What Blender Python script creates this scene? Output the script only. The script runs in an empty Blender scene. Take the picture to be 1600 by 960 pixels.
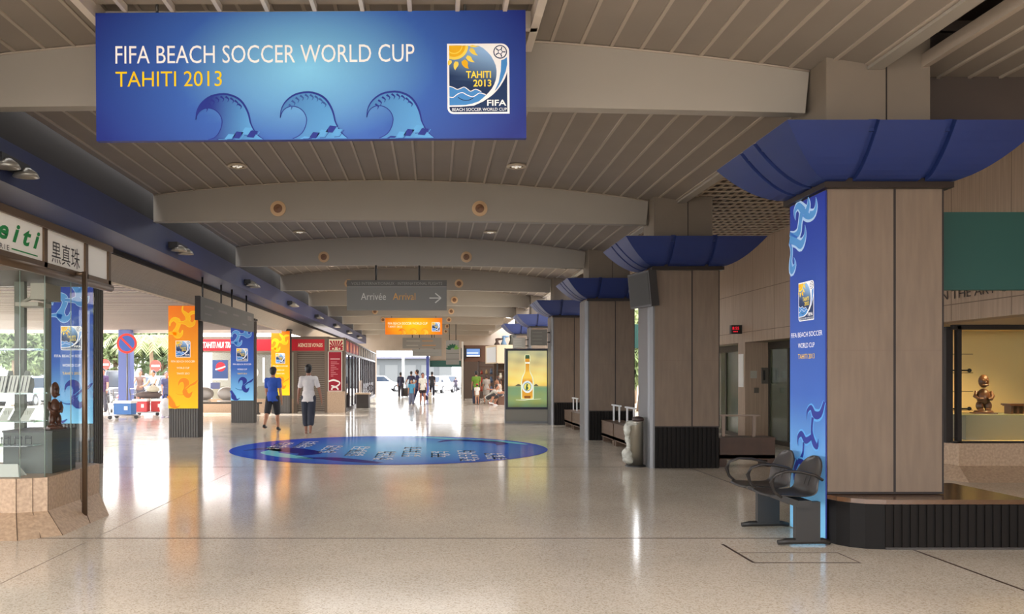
import bpy, bmesh, math, random
from mathutils import Vector, Matrix
from mathutils.geometry import tessellate_polygon
random.seed(7)
S = bpy.context.scene
# ------------------------------------------------------------ camera
F, VX, VY, H = 1300.0, 678.0, 584.5, 1.55
cam = bpy.data.cameras.new('camera'); camo = bpy.data.objects.new('camera', cam)
S.collection.objects.link(camo); S.camera = camo
cam.sensor_width = 36; cam.lens = F/1600*36
cam.shift_x = (800-VX)/1600; cam.shift_y = (VY-480)/1600
cam.clip_end = 500; cam.clip_start = .05
camo.location = (0, 0, H); camo.rotation_euler = (math.pi/2, 0, 0)
# ------------------------------------------------------------ light
S.view_settings.view_transform = 'Standard'; S.view_settings.look = 'None'
S.view_settings.exposure = 0.38; S.view_settings.gamma = 1; S.view_settings.use_curve_mapping = False
w = bpy.data.worlds.new('sky'); S.world = w; w.use_nodes = True
bg = w.node_tree.nodes['Background']
bg.inputs[0].default_value = (.97, .98, 1, 1); bg.inputs[1].default_value = 6.0
def light(kind, name, loc, rot, energy, color, **kw):
    l = bpy.data.lights.new(name, kind); l.energy = energy; l.color = color
    for k, v in kw.items(): setattr(l, k, v)
    o = bpy.data.objects.new(name, l); S.collection.objects.link(o)
    o.location = loc; o.rotation_euler = rot; return o
light('SUN', 'sun', (0, 0, 30), tuple(Vector((.7, -.22, -.66)).to_track_quat('-Z', 'Y').to_euler()), 8.0, (1, .95, .88), angle=.01)
light('AREA', 'unseen_fill', (0, -.6, 4.7), (0, 0, 0), 1250, (1, .97, .93), shape='RECTANGLE', size=6, size_y=6)  # unseen fill over the camera, added to brighten the foreground
for _y in (10.6, 16.0, 21.8, 27.6, 33.3, 39.0, 45, 51): light('AREA', 'unseen_fill', (-.5, _y, 4.66), (0, 0, 0), 34 if _y < 11 else 66, (.96, .98, 1), shape='RECTANGLE', size=6, size_y=1.1)  # fill lamps added out of view behind the beams to brighten each bay
# ------------------------------------------------------------ helpers
C = S.collection
def lin(c):
    return tuple(((v/255)/12.92 if v/255 <= .04045 else ((v/255+.055)/1.055)**2.4) for v in c[:3])
MATS = {}
def mat(name, rgb, rough=.6, metal=0, noise=0, nscale=8, stretch=(1, 1, 1), emit=0, spec=.5, bump=0, alpha=1, rgb2=None):
    if name in MATS: return MATS[name]
    m = bpy.data.materials.new(name); m.use_nodes = True; MATS[name] = m
    nt = m.node_tree; b = nt.nodes['Principled BSDF']; c = lin(rgb)
    b.inputs['Base Color'].default_value = (*c, 1); b.inputs['Roughness'].default_value = rough
    b.inputs['Metallic'].default_value = metal; b.inputs['Specular IOR Level'].default_value = spec
    if emit:
        b.inputs['Emission Color'].default_value = (*c, 1); b.inputs['Emission Strength'].default_value = emit
    if noise or bump:
        tc = nt.nodes.new('ShaderNodeTexCoord'); mp = nt.nodes.new('ShaderNodeMapping'); mp.inputs['Scale'].default_value = stretch
        nz = nt.nodes.new('ShaderNodeTexNoise'); nz.inputs['Scale'].default_value = nscale; nz.inputs['Detail'].default_value = 5
        nt.links.new(tc.outputs['Object'], mp.inputs[0]); nt.links.new(mp.outputs[0], nz.inputs[0])
        if noise:
            r = nt.nodes.new('ShaderNodeValToRGB'); r.color_ramp.elements[0].position = .3; r.color_ramp.elements[1].position = .7
            d = lin(rgb2) if rgb2 else tuple(v*(1-noise) for v in c)
            r.color_ramp.elements[0].color = (*d, 1); r.color_ramp.elements[1].color = (*[min(1, v*(1+noise*.5)) for v in c], 1)
            nt.links.new(nz.outputs[0], r.inputs[0]); nt.links.new(r.outputs[0], b.inputs['Base Color'])
        if bump:
            bp = nt.nodes.new('ShaderNodeBump'); bp.inputs['Strength'].default_value = bump; bp.inputs['Distance'].default_value = .01
            nt.links.new(nz.outputs[0], bp.inputs['Height']); nt.links.new(bp.outputs[0], b.inputs['Normal'])
    if alpha < 1: b.inputs['Alpha'].default_value = alpha
    return m
def glassmat(name, tint=(.93, .96, .95), refl=.015):
    if name in MATS: return MATS[name]
    m = bpy.data.materials.new(name); m.use_nodes = True; MATS[name] = m; nt = m.node_tree
    for n in list(nt.nodes): nt.nodes.remove(n)
    o = nt.nodes.new('ShaderNodeOutputMaterial'); t = nt.nodes.new('ShaderNodeBsdfTransparent'); g = nt.nodes.new('ShaderNodeBsdfGlossy')
    mx = nt.nodes.new('ShaderNodeMixShader'); fr = nt.nodes.new('ShaderNodeFresnel'); fr.inputs[0].default_value = 1.22
    ad = nt.nodes.new('ShaderNodeMath'); ad.operation = 'ADD'; ad.inputs[1].default_value = refl*.4
    t.inputs[0].default_value = (*tint, 1); g.inputs[1].default_value = .02
    nt.links.new(fr.outputs[0], ad.inputs[0]); nt.links.new(ad.outputs[0], mx.inputs[0])
    nt.links.new(t.outputs[0], mx.inputs[1]); nt.links.new(g.outputs[0], mx.inputs[2]); nt.links.new(mx.outputs[0], o.inputs[0]); return m
def printmat(name, emit=0, rough=.45):
    if name in MATS: return MATS[name]
    m = bpy.data.materials.new(name); m.use_nodes = True; MATS[name] = m; nt = m.node_tree
    b = nt.nodes['Principled BSDF']; a = nt.nodes.new('ShaderNodeAttribute'); a.attribute_name = 'Col'
    nt.links.new(a.outputs[0], b.inputs['Base Color']); b.inputs['Roughness'].default_value = rough
    b.inputs['Specular IOR Level'].default_value = .3
    if emit:
        nt.links.new(a.outputs[0], b.inputs['Emission Color']); b.inputs['Emission Strength'].default_value = emit
    return m
def vinylmat(name):
    m = bpy.data.materials.new(name); m.use_nodes = True; MATS[name] = m; nt = m.node_tree
    for n in list(nt.nodes): nt.nodes.remove(n)
    o = nt.nodes.new('ShaderNodeOutputMaterial'); d = nt.nodes.new('ShaderNodeBsdfDiffuse'); g = nt.nodes.new('ShaderNodeBsdfGlossy'); g.inputs[1].default_value = .12
    a = nt.nodes.new('ShaderNodeAttribute'); a.attribute_name = 'Col'; mx = nt.nodes.new('ShaderNodeMixShader'); mx.inputs[0].default_value = .2
    nt.links.new(a.outputs[0], d.inputs[0]); nt.links.new(d.outputs[0], mx.inputs[1]); nt.links.new(g.outputs[0], mx.inputs[2]); nt.links.new(mx.outputs[0], o.inputs[0]); return m
class MB:
    """mesh builder: shapes of one part collected into one mesh"""
    def __init__(s): s.v = []; s.f = []; s.m = []; s.c = []; s.cur = 0; s.col = (1, 1, 1); s.sm = []; s.smooth = False; s.T = None
    def vert(s, p, col=None):
        p = Vector(p)
        if s.T is not None: p = s.T @ p
        s.v.append(p); s.c.append(col or s.col); return len(s.v)-1
    def face(s, idx): s.f.append(tuple(idx)); s.m.append(s.cur); s.sm.append(s.smooth)
    def quad(s, *ps): s.face([s.vert(p) for p in ps])
    def box(s, x0, x1, y0, y1, z0, z1):
        if x0 > x1: x0, x1 = x1, x0
        if y0 > y1: y0, y1 = y1, y0
        if z0 > z1: z0, z1 = z1, z0
        i = [s.vert((x, y, z)) for z in (z0, z1) for y in (y0, y1) for x in (x0, x1)]
        for q in ((0, 2, 3, 1), (4, 5, 7, 6), (0, 1, 5, 4), (2, 6, 7, 3), (0, 4, 6, 2), (1, 3, 7, 5)): s.face([i[k] for k in q])
        return s
    def prism(s, poly, z0, z1):
        """poly in XY (list), extruded in z; handles concave outlines"""
        n = len(poly); a = [s.vert((p[0], p[1], z0)) for p in poly]; b = [s.vert((p[0], p[1], z1)) for p in poly]
        ar = sum(poly[k][0]*poly[(k+1) % n][1]-poly[(k+1) % n][0]*poly[k][1] for k in range(n))
        for t in tessellate_polygon([[Vector((p[0], p[1], 0)) for p in poly]]):
            x = [poly[k] for k in t]; cr = (x[1][0]-x[0][0])*(x[2][1]-x[0][1])-(x[2][0]-x[0][0])*(x[1][1]-x[0][1])
            t = t if cr > 0 else t[::-1]
            s.face([b[k] for k in t]); s.face([a[k] for k in t[::-1]])
        for k in range(n):
            j = (k+1) % n
            s.face((a[k], a[j], b[j], b[k]) if ar > 0 else (a[j], a[k], b[k], b[j]))
        return s
    def lathe(s, prof, cx=0, cy=0, n=20, a0=0, sx=1, sy=1):
        sm = s.smooth; rings = []
        for r, z in prof:
            rings.append([s.vert((cx+sx*r*math.cos(a0+2*math.pi*k/n), cy+sy*r*math.sin(a0+2*math.pi*k/n), z)) for k in range(n)])
        for a, b in zip(rings, rings[1:]):
            for k in range(n):
                j = (k+1) % n; s.face((a[k], a[j], b[j], b[k]))
        s.smooth = False; s.face(rings[0][::-1]); s.face(rings[-1]); s.smooth = sm
        return s
    def tube(s, pts, r, n=8, closed=False, sq=(1, 1)):
        pts = [Vector(p) for p in pts]; R = r if isinstance(r, (list, tuple)) else [r]*len(pts); rings = []
        sm = s.smooth; s.smooth = True
        for k, p in enumerate(pts):
            if closed: d = pts[(k+1) % len(pts)]-pts[k-1]
            else: d = pts[min(k+1, len(pts)-1)]-pts[max(k-1, 0)]
            d = d.normalized() if d.length > 1e-9 else Vector((0, 0, 1))
            up = Vector((0, 0, 1)) if abs(d.z) < .92 else Vector((0, 1, 0))
            a = d.cross(up).normalized(); b = a.cross(d)
            rings.append([s.vert(p+(a*math.cos(t)*sq[0]+b*math.sin(t)*sq[1])*R[k]) for t in [2*math.pi*i/n for i in range(n)]])
        L = len(rings)
        for q in range(L if closed else L-1):
            a, b = rings[q], rings[(q+1) % L]
            for k in range(n):
                j = (k+1) % n; s.face((a[k], a[j], b[j], b[k]))
        s.smooth = False
        if not closed: s.face(rings[0][::-1]); s.face(rings[-1])
        s.smooth = sm; return s
    def ball(s, c, r, n=12, m=8, rot=None):
        c = Vector(c); r = Vector(r) if isinstance(r, (tuple, list, Vector)) else Vector((r, r, r)); sm = s.smooth; s.smooth = True
        def P(i, j):
            a = math.pi*i/m; b = 2*math.pi*j/n; p = Vector((r.x*math.sin(a)*math.cos(b), r.y*math.sin(a)*math.sin(b), r.z*math.cos(a)))
            return c+(rot @ p if rot else p)
        top = s.vert(P(0, 0)); rings = [[s.vert(P(i, j)) for j in range(n)] for i in range(1, m)]; bot = s.vert(P(m, 0))
        for j in range(n):
            k = (j+1) % n; s.face((top, rings[0][j], rings[0][k])); s.face((bot, rings[-1][k], rings[-1][j]))
            for a, b in zip(rings, rings[1:]): s.face((a[j], b[j], b[k], a[k]))
        s.smooth = sm; return s
    # flat artwork in local XY, stacked in z
    def poly(s, pts, z, col=None):
        n = len(pts); i = [s.vert((p[0], p[1], z), (col(p) if callable(col) else col)) for p in pts]
        for t in tessellate_polygon([[Vector((p[0], p[1], 0)) for p in pts]]):
            a, b, c = [pts[k] for k in t]
            cr = (b[0]-a[0])*(c[1]-a[1])-(c[0]-a[0])*(b[1]-a[1])
            s.face([i[k] for k in (t if cr > 0 else t[::-1])])
        return s
    def ribbon(s, pts, z, col=None, sub=5):
        """pts: (x, y, width) smoothed strip"""
        P = []
        n = len(pts)
        for k in range(n-1):
            p0, p1, p2, p3 = pts[max(k-1, 0)], pts[k], pts[k+1], pts[min(k+2, n-1)]
            for q in range(sub):
                t = q/sub
                P.append([.5*((2*b)+(-a+c)*t+(2*a-5*b+4*c-d)*t*t+(-a+3*b-3*c+d)*t**3) for a, b, c, d in zip(p0, p1, p2, p3)])
        P.append(list(pts[-1])); last = None
        for k, p in enumerate(P):
            a = P[max(k-1, 0)]; b = P[min(k+1, len(P)-1)]; dx, dy = b[0]-a[0], b[1]-a[1]; L = math.hypot(dx, dy) or 1
            nx, ny = -dy/L*max(p[2], .0001)/2, dx/L*max(p[2], .0001)/2
            cc = col((p[0], p[1])) if callable(col) else col
            cur = (s.vert((p[0]+nx, p[1]+ny, z), cc), s.vert((p[0]-nx, p[1]-ny, z), cc))
            if last: s.face((last[0], last[1], cur[1], cur[0]))
            last = cur
        return s
    def grid(s, x0, x1, y0, y1, nx, ny, z, col):
        I = [[s.vert((x0+(x1-x0)*a/nx, y0+(y1-y0)*b/ny, z), col((x0+(x1-x0)*a/nx, y0+(y1-y0)*b/ny))) for a in range(nx+1)] for b in range(ny+1)]
        for b in range(ny):
            for a in range(nx): s.face((I[b][a], I[b][a+1], I[b+1][a+1], I[b+1][a]))
        return s
    def build(s, name, mats, parent=None, col=False, smooth=None, loc=None):
        me = bpy.data.meshes.new(name); me.from_pydata([tuple(v) for v in s.v], [], s.f)
        for m in (mats if isinstance(mats, (list, tuple)) else [mats]): me.materials.append(m)
        me.polygons.foreach_set('material_index', s.m)
        me.polygons.foreach_set('use_smooth', s.sm if smooth is None else [smooth]*len(s.f))
        if col:
            ca = me.color_attributes.new('Col', 'FLOAT_COLOR', 'POINT')
            ca.data.foreach_set('color', [x for c in s.c for x in (*c[:3], 1)])
        me.update(); o = bpy.data.objects.new(name, me); C.objects.link(o)
        if parent: o.parent = parent
        if loc: o.location = loc
        return o
def tag(o, label=None, cat=None, group=None, kind=None):
    if label: o['label'] = label
    if cat: o['category'] = cat
    if group: o['group'] = group
    if kind: o['kind'] = kind
    return o
def thing(name, label, cat, loc=(0, 0, 0), rz=0, group=None):
    o = bpy.data.objects.new(name, None); C.objects.link(o); o.empty_display_size = .1
    o.location = loc; o.rotation_euler = (0, 0, rz); return tag(o, label, cat, group)
def dup(o, loc=None, rz=None, label=None, parent=None):
    c = o.copy(); C.objects.link(c)
    if parent: c.parent = parent
    if loc is not None: c.location = loc
    if rz is not None: c.rotation_euler = (0, 0, rz)
    if label: c['label'] = label
    for ch in list(o.children): dup(ch, parent=c)
    return c
def struct(mb, name, m, **k): return tag(mb.build(name, m, **k), kind='structure')
_T = {}
def textmesh(txt, bold=0, shear=0, space=1):
    k = (txt, bold, shear, space)
    if k in _T: return _T[k]
    cu = bpy.data.curves.new('lettering', 'FONT'); cu.body = txt; cu.offset = bold; cu.shear = shear; cu.space_character = space; cu.resolution_u = 3
    o = bpy.data.objects.new('lettering', cu); C.objects.link(o); dg = bpy.context.evaluated_depsgraph_get()
    me = o.evaluated_get(dg).to_mesh(); V = [(v.co.x, v.co.y) for v in me.vertices]; Fc = [tuple(p.vertices) for p in me.polygons]
    nz = [p.normal.z for p in me.polygons]
    Fc = [f if n > 0 else f[::-1] for f, n in zip(Fc, nz)]
    o.evaluated_get(dg).to_mesh_clear(); bpy.data.objects.remove(o); bpy.data.curves.remove(cu)
    x0 = min(v[0] for v in V); x1 = max(v[0] for v in V); y0 = min(v[1] for v in V); y1 = max(v[1] for v in V)
    _T[k] = ([((a-x0)/(x1-x0), (b-y0)/(y1-y0)) for a, b in V], Fc, (x1-x0)/(y1-y0)); return _T[k]
def text(mb, txt, x0, x1, y0, y1, z, col, **k):
    V, Fc, _ = textmesh(txt, **k); c = lin(col)
    i = [mb.vert((x0+(x1-x0)*a, y0+(y1-y0)*b, z), c) for a, b in V]
    for f in Fc: mb.face([i[q] for q in f])
def mixc(a, b, t):
    t = max(0, min(1, t)); return tuple(x*(1-t)+y*t for x, y in zip(a, b))
# orientation matrices for flat artwork: local x right, y up, z towards the viewer
def facing_cam(x, y, z): return Matrix(((1, 0, 0, x), (0, 0, -1, y), (0, 1, 0, z), (0, 0, 0, 1)))      # faces -Y
def facing_left(x, y, z): return Matrix(((0, 0, -1, x), (-1, 0, 0, y), (0, 1, 0, z), (0, 0, 0, 1)))    # faces -X; local x runs to -Y (nearer)
def facing_right(x, y, z): return Matrix(((0, 0, 1, x), (1, 0, 0, y), (0, 1, 0, z), (0, 0, 0, 1)))     # faces +X; local x runs to +Y
def on_floor(x, y, z): return Matrix(((1, 0, 0, x), (0, 1, 0, y), (0, 0, 1, z), (0, 0, 0, 1)))
# ------------------------------------------------------------ artwork
def circ(cx, cy, r, n=20, a0=0, a1=2*math.pi):
    return [(cx+r*math.cos(a0+(a1-a0)*k/n), cy+r*math.sin(a0+(a1-a0)*k/n)) for k in range(n if a1-a0 > 6.28 else n+1)]
def emblem(mb, x, y, w, z, dz=.0012, small=False):
    """Event emblem; x, y = lower left, w = width, height 1.13 w"""
    k = w/617
    def q(*P): return [(x+(a-118)*k, y+(823-b)*k) for a, b in P]
    def arc(cx, cy, r, d0, d1, n=6): return [(cx+r*math.cos(math.radians(d0+(d1-d0)*i/n)), cy-r*math.sin(math.radians(d0+(d1-d0)*i/n))) for i in range(n+1)]
    W = lin((250, 250, 252)); NV = lin((18, 48, 92)); MB_ = lin((70, 140, 208))
    mb.poly(q((118, 125), *arc(655, 205, 80, 90, 0), (735, 823), *arc(178, 763, 60, 270, 180)), z, W)
    mb.poly(q((713, 400), (690, 470), (645, 550), (565, 635), (475, 700), (380, 742), (250, 752), (138, 752), (138, 762), *arc(180, 763, 42, 180, 270)[1:], (713, 805)), z+dz, NV)
    mb.poly(q((655, 292), (680, 285), (712, 262), (714, 330), (700, 400), (662, 490), (604, 590), (590, 592), (628, 510), (650, 400)), z+dz, MB_)
    arcp = [(430, 147), (475, 170), (520, 210), (555, 250), (582, 300), (600, 345), (608, 395), (607, 440), (600, 485), (584, 530), (562, 570), (530, 610), (500, 640), (465, 672), (430, 700), (370, 720), (300, 735), (138, 738)]
    last = (138, 145)
    def sky(b): return mixc(lin((150, 190, 235)), NV, (b-170)/330)
    pr = None
    for a, b in arcp[:-4]:
        cur = (mb.vert((*q((138, b))[0], z+dz), sky(b+70)), mb.vert((*q((a, b))[0], z+dz), sky(b-40)))
        if pr: mb.face((pr[0], cur[0], cur[1], pr[1]))
        pr = cur
    mb.poly(q((138, 550), (175, 560), (215, 580), (250, 570), (285, 558), (320, 580), (350, 600), (400, 580), (450, 603), (500, 640), (465, 672), (430, 700), (370, 720), (300, 735), (138, 738)), z+2*dz, MB_)
    def rb(P, c, wd): mb.ribbon([(*q((a, b))[0], wd*k) for a, b in P], z+3*dz, c, 3)
    rb([(138, 550), (175, 560), (215, 580), (250, 570), (285, 558), (320, 580), (350, 600), (400, 580), (455, 605)], W, 8)
    rb([(138, 655), (175, 660), (215, 630), (265, 612), (310, 635), (365, 655), (400, 640), (440, 618), (500, 634)], W, 8)
    rb([(225, 660), (270, 685), (330, 688), (375, 665)], NV, 8)
    rb([(716, 380), (690, 460), (650, 530), (600, 596), (540, 650), (470, 694)], W, 12)
    OR, YE = lin((242, 184, 24)), lin((252, 220, 90))
    for r, c, e in ((140, YE, 2), (112, OR, 3), (84, YE, 4), (74, OR, 5)):
        P = [(max(138, 188+r*math.cos(math.radians(t))), 145+r*math.sin(math.radians(t))) for t in range(0, 181, 10)]
        mb.poly(q((138, 145), *P[:P.index(next(p for p in P if p[0] <= 138))+1]), z+e*dz, c)
    for (a, b, c, d, wd) in ((345, 180, 425, 245, 46), (312, 255, 392, 312, 46), (275, 295, 333, 377, 62), (212, 305, 198, 390, 48), (148, 290, 138, 345, 40), (345, 152, 440, 152, 22)):
        mb.ribbon([(*q((a, b))[0], wd*.6*k), (*q((a+(c-a)*.3, b+(d-b)*.3))[0], wd*k), (*q((a+(c-a)*.65-6, b+(d-b)*.65+4))[0], wd*.6*k), (*q((c, d))[0], 0)], z+4*dz, YE if wd < 50 else OR, 3)
    bc = (645, 210)
    mb.poly([(x+(a-118)*k, y+(823-b)*k) for a, b in circ(*bc, 68)], z+2*dz, NV); mb.poly([(x+(a-118)*k, y+(823-b)*k) for a, b in circ(*bc, 58)], z+3*dz, W)
    for t in range(5):
        a = math.radians(72*t-90+20); p0 = (bc[0]+24*math.cos(a), bc[1]+24*math.sin(a)); p1 = (bc[0]+52*math.cos(a), bc[1]+52*math.sin(a)); a2 = a+math.radians(72)
        mb.ribbon([(*q(p0)[0], 9*k), (*q(p1)[0], 12*k)], z+4*dz, NV, 1); mb.ribbon([(*q(p0)[0], 7*k), (*q((bc[0]+24*math.cos(a2), bc[1]+24*math.sin(a2)))[0], 7*k)], z+4*dz, NV, 1)
    def tx(t, a0, a1, b0, b1, col, **kk):
        p = q((a0, b1), (a1, b0)); text(mb, t, p[0][0], p[1][0], p[0][1], p[1][1], z+5*dz, col, **kk)
    tx('TAHITI', 305, 552, 400, 470, (255, 225, 80), bold=.02); tx('2013', 376, 555, 485, 555, (255, 225, 80), bold=.02)
    tx('FIFA', 512, 702, 686, 746, (255, 255, 255), bold=.02); tx('BEACH SOCCER WORLD CUP', 165, 706, 766, 796, (240, 244, 250), bold=.01)
BLUE = dict(lo=(32, 52, 150), mid=(54, 98, 182), hi=(136, 212, 252), edge=(24, 40, 126), wave=(92, 165, 222), dark=(30, 46, 140), t1=(255, 255, 255), t2=(252, 205, 10))
ORNG = dict(lo=(236, 120, 10), mid=(248, 165, 8), hi=(255, 205, 20), edge=(232, 110, 10), wave=(250, 205, 60), dark=(226, 112, 12), t1=(255, 250, 225), t2=(255, 250, 225))
def wide_banner(name, label, x0, x1, zb, zt, y, pal, emit, cat='banner', roll=0, cables=None):
    w, h = x1-x0, zt-zb; t = thing(name, label, cat, ((x0+x1)/2, y, zb))
    t.rotation_euler = (0, roll, 0)
    fr = MB(); fr.box(-w/2, w/2, .002, .06, 0, h); fr.build('banner_box', mat('case_blue' if pal is BLUE else 'case_orange', pal['edge'], .5), t)  # thin backing box behind the print, holds no lamps
    k = w/672
    mb = MB(); mb.T = Matrix(((1, 0, 0, -w/2), (0, 0, -1, 0), (0, 1, 0, 0), (0, 0, 0, 1)))
    A, B_, Dk = lin(pal['hi']), lin(pal['mid']), lin(pal['edge'])
    def q(a, b): return ((a-150)*k, h-(b-18)*k)
    cc = q(478, 105)
    def bgc(p):
        d = math.hypot((p[0]-cc[0])/(330*k), (p[1]-cc[1])/(190*k))
        return mixc(A, B_, d/.62) if d < .62 else mixc(B_, Dk, (d-.62)/.5)
    mb.grid(0, w, 0, h, 48, 16, 0, bgc)
    d = .002
    for n, ox in enumerate((0, 132, 267)):
        def e(a, b): p_ = q(130+a/4+ox, b/4+(-2 if n else 0)); return (p_[0], max(p_[1], .004))
        lw, dk = lin(pal['wave']), lin(pal['dark']); bt = h-(218-18)*k
        outer = [(703, 745), (708, 700), (722, 665), (745, 635), (780, 608), (820, 592), (880, 585), (930, 595), (970, 615), (1000, 645), (1025, 690), (1038, 730), (1045, 765), (1060, 800), (1085, 840), (1125, 875)]
        inner = [(780, 875), (810, 862), (840, 838), (860, 800), (868, 760), (862, 730), (845, 702), (815, 680), (780, 672), (750, 678), (725, 695), (710, 720)]
        def wc(p, n=n):
            u = (p[0]-e(703, 0)[0])/(105*k); return mixc(dk, lw, u*1.5-.35) if n == 0 else mixc(mixc(dk, lw, .55), lw, u)
        # strips between inner and outer curves
        ro = [e(*p) for p in outer]; ri = [e(*p) for p in inner[::-1]]
        ri = [ro[0]]+ri
        import bisect
        def samp(P, t):
            L = [0]
            for a, b in zip(P, P[1:]): L.append(L[-1]+math.hypot(a[0]-b[0], a[1]-b[1]))
            s_ = t*L[-1]; i = min(max(bisect.bisect_right(L, s_)-1, 0), len(P)-2); f = (s_-L[i])/(L[i+1]-L[i] or 1)
            return (P[i][0]+(P[i+1][0]-P[i][0])*f, P[i][1]+(P[i+1][1]-P[i][1])*f)
        pv = None
        for i in range(25):
            a, b = samp(ri, i/24), samp(ro, i/24)
            a = (a[0], max(a[1], .001)); b = (b[0], max(b[1], .001))
            cu = (mb.vert((*a, d), wc(a)), mb.vert((*b, d), wc(b)))
            if pv: mb.face((pv[0], cu[0], cu[1], pv[1]))
            pv = cu
        mb.ribbon([(*p, (1+2.2*math.sin(math.pi*i/15))*k) for i, p in enumerate(ro)], 2*d, dk, 2)
        mb.ribbon([(*p, 1.3*k) for p in ri], 2*d, dk, 2)
        for i in range(9):      # teeth below the crest
            u = math.radians(150-14*i); cx, cy = 868+135*math.cos(u)*.95, 725-125*math.sin(u)
            mb.ribbon([(*e(cx, cy), 3.2*k), (*e(cx+20, cy+16), 2*k), (*e(cx+12, cy+34), .3*k)], 3*d, dk if n != 1 else mixc(dk, lw, .2), 2)
        for i, (a, b) in enumerate(((825, 862), (880, 835), (930, 820), (985, 795), (1020, 815))):
            P = [e(a, b+40), e(a+28, b), e(a+72, b+5), e(a+44, b+45)]
            P = [(u, max(v, .001)) for u, v in P]
            mb.poly(P, 3*d, dk if (i+n) % 2 == 0 else lw); 
            mb.ribbon([(*e(a+20, b+52), .8*k), (*e(a+52, b+50), .8*k), (*e(a+82, b+8), .8*k)], 3.5*d, lw if (i+n) % 2 == 0 else dk, 1)
    p, r = q(181, 98), q(648, 70); text(mb, 'FIFA BEACH SOCCER WORLD CUP', p[0], r[0], p[1], r[1], 2*d, pal['t1'])
    p, r = q(181, 134), q(347, 110); text(mb, 'TAHITI 2013', p[0], r[0], p[1], r[1], 2*d, pal['t2'])
    p = q(699, 180); emblem(mb, p[0], p[1], 97*k, 2*d)
    mb.build('printed_face', printmat('print_added_glow', emit) if emit else printmat('print'), t, col=True)  # any emission is added to brighten the print, nothing lights it from behind
    if cables:
        for cx in cables[0]:
            c = MB(); c.tube([(cx, .03, h), (cx, .03, cables[1]-zb)], .012, 6); c.build('hanging_rod', mat('rod_dark', (70, 68, 66), .4, .6), t)
    return t
def tall_art(mb, w, h, pal, em=(1.2, .5), lines=(1.90, 2.12, 2.31), z=0, low=1.0, textw=.8, chain=False):
    """vertical banner artwork, local x 0..w, y 0..h"""
    lo, mid, hi = lin(pal['lo']), lin(pal['mid']), lin(pal['hi'])
    def bgc(p):
        t = 1-p[1]/h; return mixc(lo, mid, t*1.7) if t < .6 else mixc(mid, hi, (t-.6)/.42)
    mb.grid(0, w, 0, h, 3, 24, z, bgc); d = .0015
    wv, dk, lt = lin(pal['wave']), lin(pal['dark']), mixc(lin(pal['wave']), (1, 1, 1), .35)
    if pal is ORNG: lt = lin((255, 214, 40)); wv = lin((255, 205, 10)); dk = lin((238, 140, 16))
    def U(a, b): return (min(max((a-470)/375*w, .002), w-.002), h-(.27+(b-130)/375)*w)
    def L(a, b): return (min(max((a-470)/375*w, .002), w-.002), max((410-b)/375*w*low+.002, .002))
    def rb(M, P, c, q=0): mb.ribbon([(*M(a, b), wd/375*w) for a, b, wd in P], z+d*(1+q), c, 4)
    def swirl0(M, P, c1, c2, q=0):
        rb(M, [(a, b, wd*1.3+10) for a, b, wd in P], c2, q); rb(M, [(a, b, wd*1.3) for a, b, wd in P], c1, q+1)
    if chain:
        K_ = w/190; g = mixc(wv, lo, .3)
        def A_(x, y): return (min(max((x-60)*K_, .003), w-.003), h-(y-(115-(x-60)*.47))*.00177)
        def B_(x, y): return (min(max((x-55)/165*w, .003), w-.003), ((846+(x-55)*.46)-y)/1599*h)
        def sw(M, P, c1, c2, q=0):
            for f, c, qq in ((1.0, c2, q), (.62, c1, q+1)): mb.ribbon([(*M(a, b), wd*K_*f) for a, b, wd in P], z+d*(1+qq), c, 4)
        sw(A_, [(203, 60, 2), (205, 110, 16), (192, 148, 26), (165, 158, 34), (140, 140, 38), (110, 108, 26), (90, 140, 18), (92, 190, 2)], g, lt)
        sw(A_, [(165, 60, 4), (168, 100, 22), (160, 135, 30)], g, lt, 3)
        sw(A_, [(128, 150, 30), (120, 205, 26), (112, 255, 30), (88, 278, 26), (60, 268, 14)], g, lt, 1)
        sw(A_, [(147, 212, 2), (148, 270, 16), (126, 322, 34), (98, 312, 30), (60, 300, 34)], g, lt, 2)
        sw(A_, [(63, 315, 20), (72, 370, 14), (66, 430, 20), (72, 478, 30), (92, 440, 14), (84, 400, 2)], g, lt, 1)
        sw(B_, [(140, 345, 2), (140, 305, 14), (158, 290, 20), (174, 330, 30), (200, 335, 26), (217, 285, 14)], dk, wv)
        sw(B_, [(166, 340, 20), (162, 400, 16), (170, 455, 30), (186, 482, 22), (192, 448, 2)], dk, wv, 1)
        sw(B_, [(162, 430, 20), (135, 440, 26), (115, 402, 24), (98, 415, 16), (98, 455, 2)], dk, wv, 2)
        sw(B_, [(124, 445, 16), (120, 500, 16), (100, 542, 30), (75, 520, 26), (57, 500, 14)], dk, wv, 1)
        sw(B_, [(100, 530, 22), (126, 545, 20), (132, 570, 2)], dk, wv, 3); sw(B_, [(98, 530, 26), (82, 570, 22), (78, 620, 4)], dk, wv, 3)
    if chain: U = L = None
    def swirl(M, P, c1, c2, q=0):
        if M is not None: swirl0(M, P, c1, c2, q)
    swirl(U, [(488, 295, 2), (498, 240, 14), (540, 208, 32), (588, 228, 46), (600, 270, 34), (578, 330, 32), (562, 375, 55), (592, 415, 50), (635, 398, 22), (652, 345, 2)], mixc(wv, lo, .25), lt)
    swirl(U, [(470, 385, 14), (520, 382, 22), (572, 398, 34)], mixc(wv, lo, .35), lt)
    swirl(U, [(600, 248, 18), (660, 252, 24), (705, 250, 50), (745, 275, 48), (790, 265, 22), (810, 212, 2)], mixc(wv, lo, .4), lt, 2)
    swirl(U, [(655, 40, 3), (650, 95, 10), (680, 130, 26), (716, 170, 40), (722, 225, 40)], mixc(wv, lo, .3), lt, 3)
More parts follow.
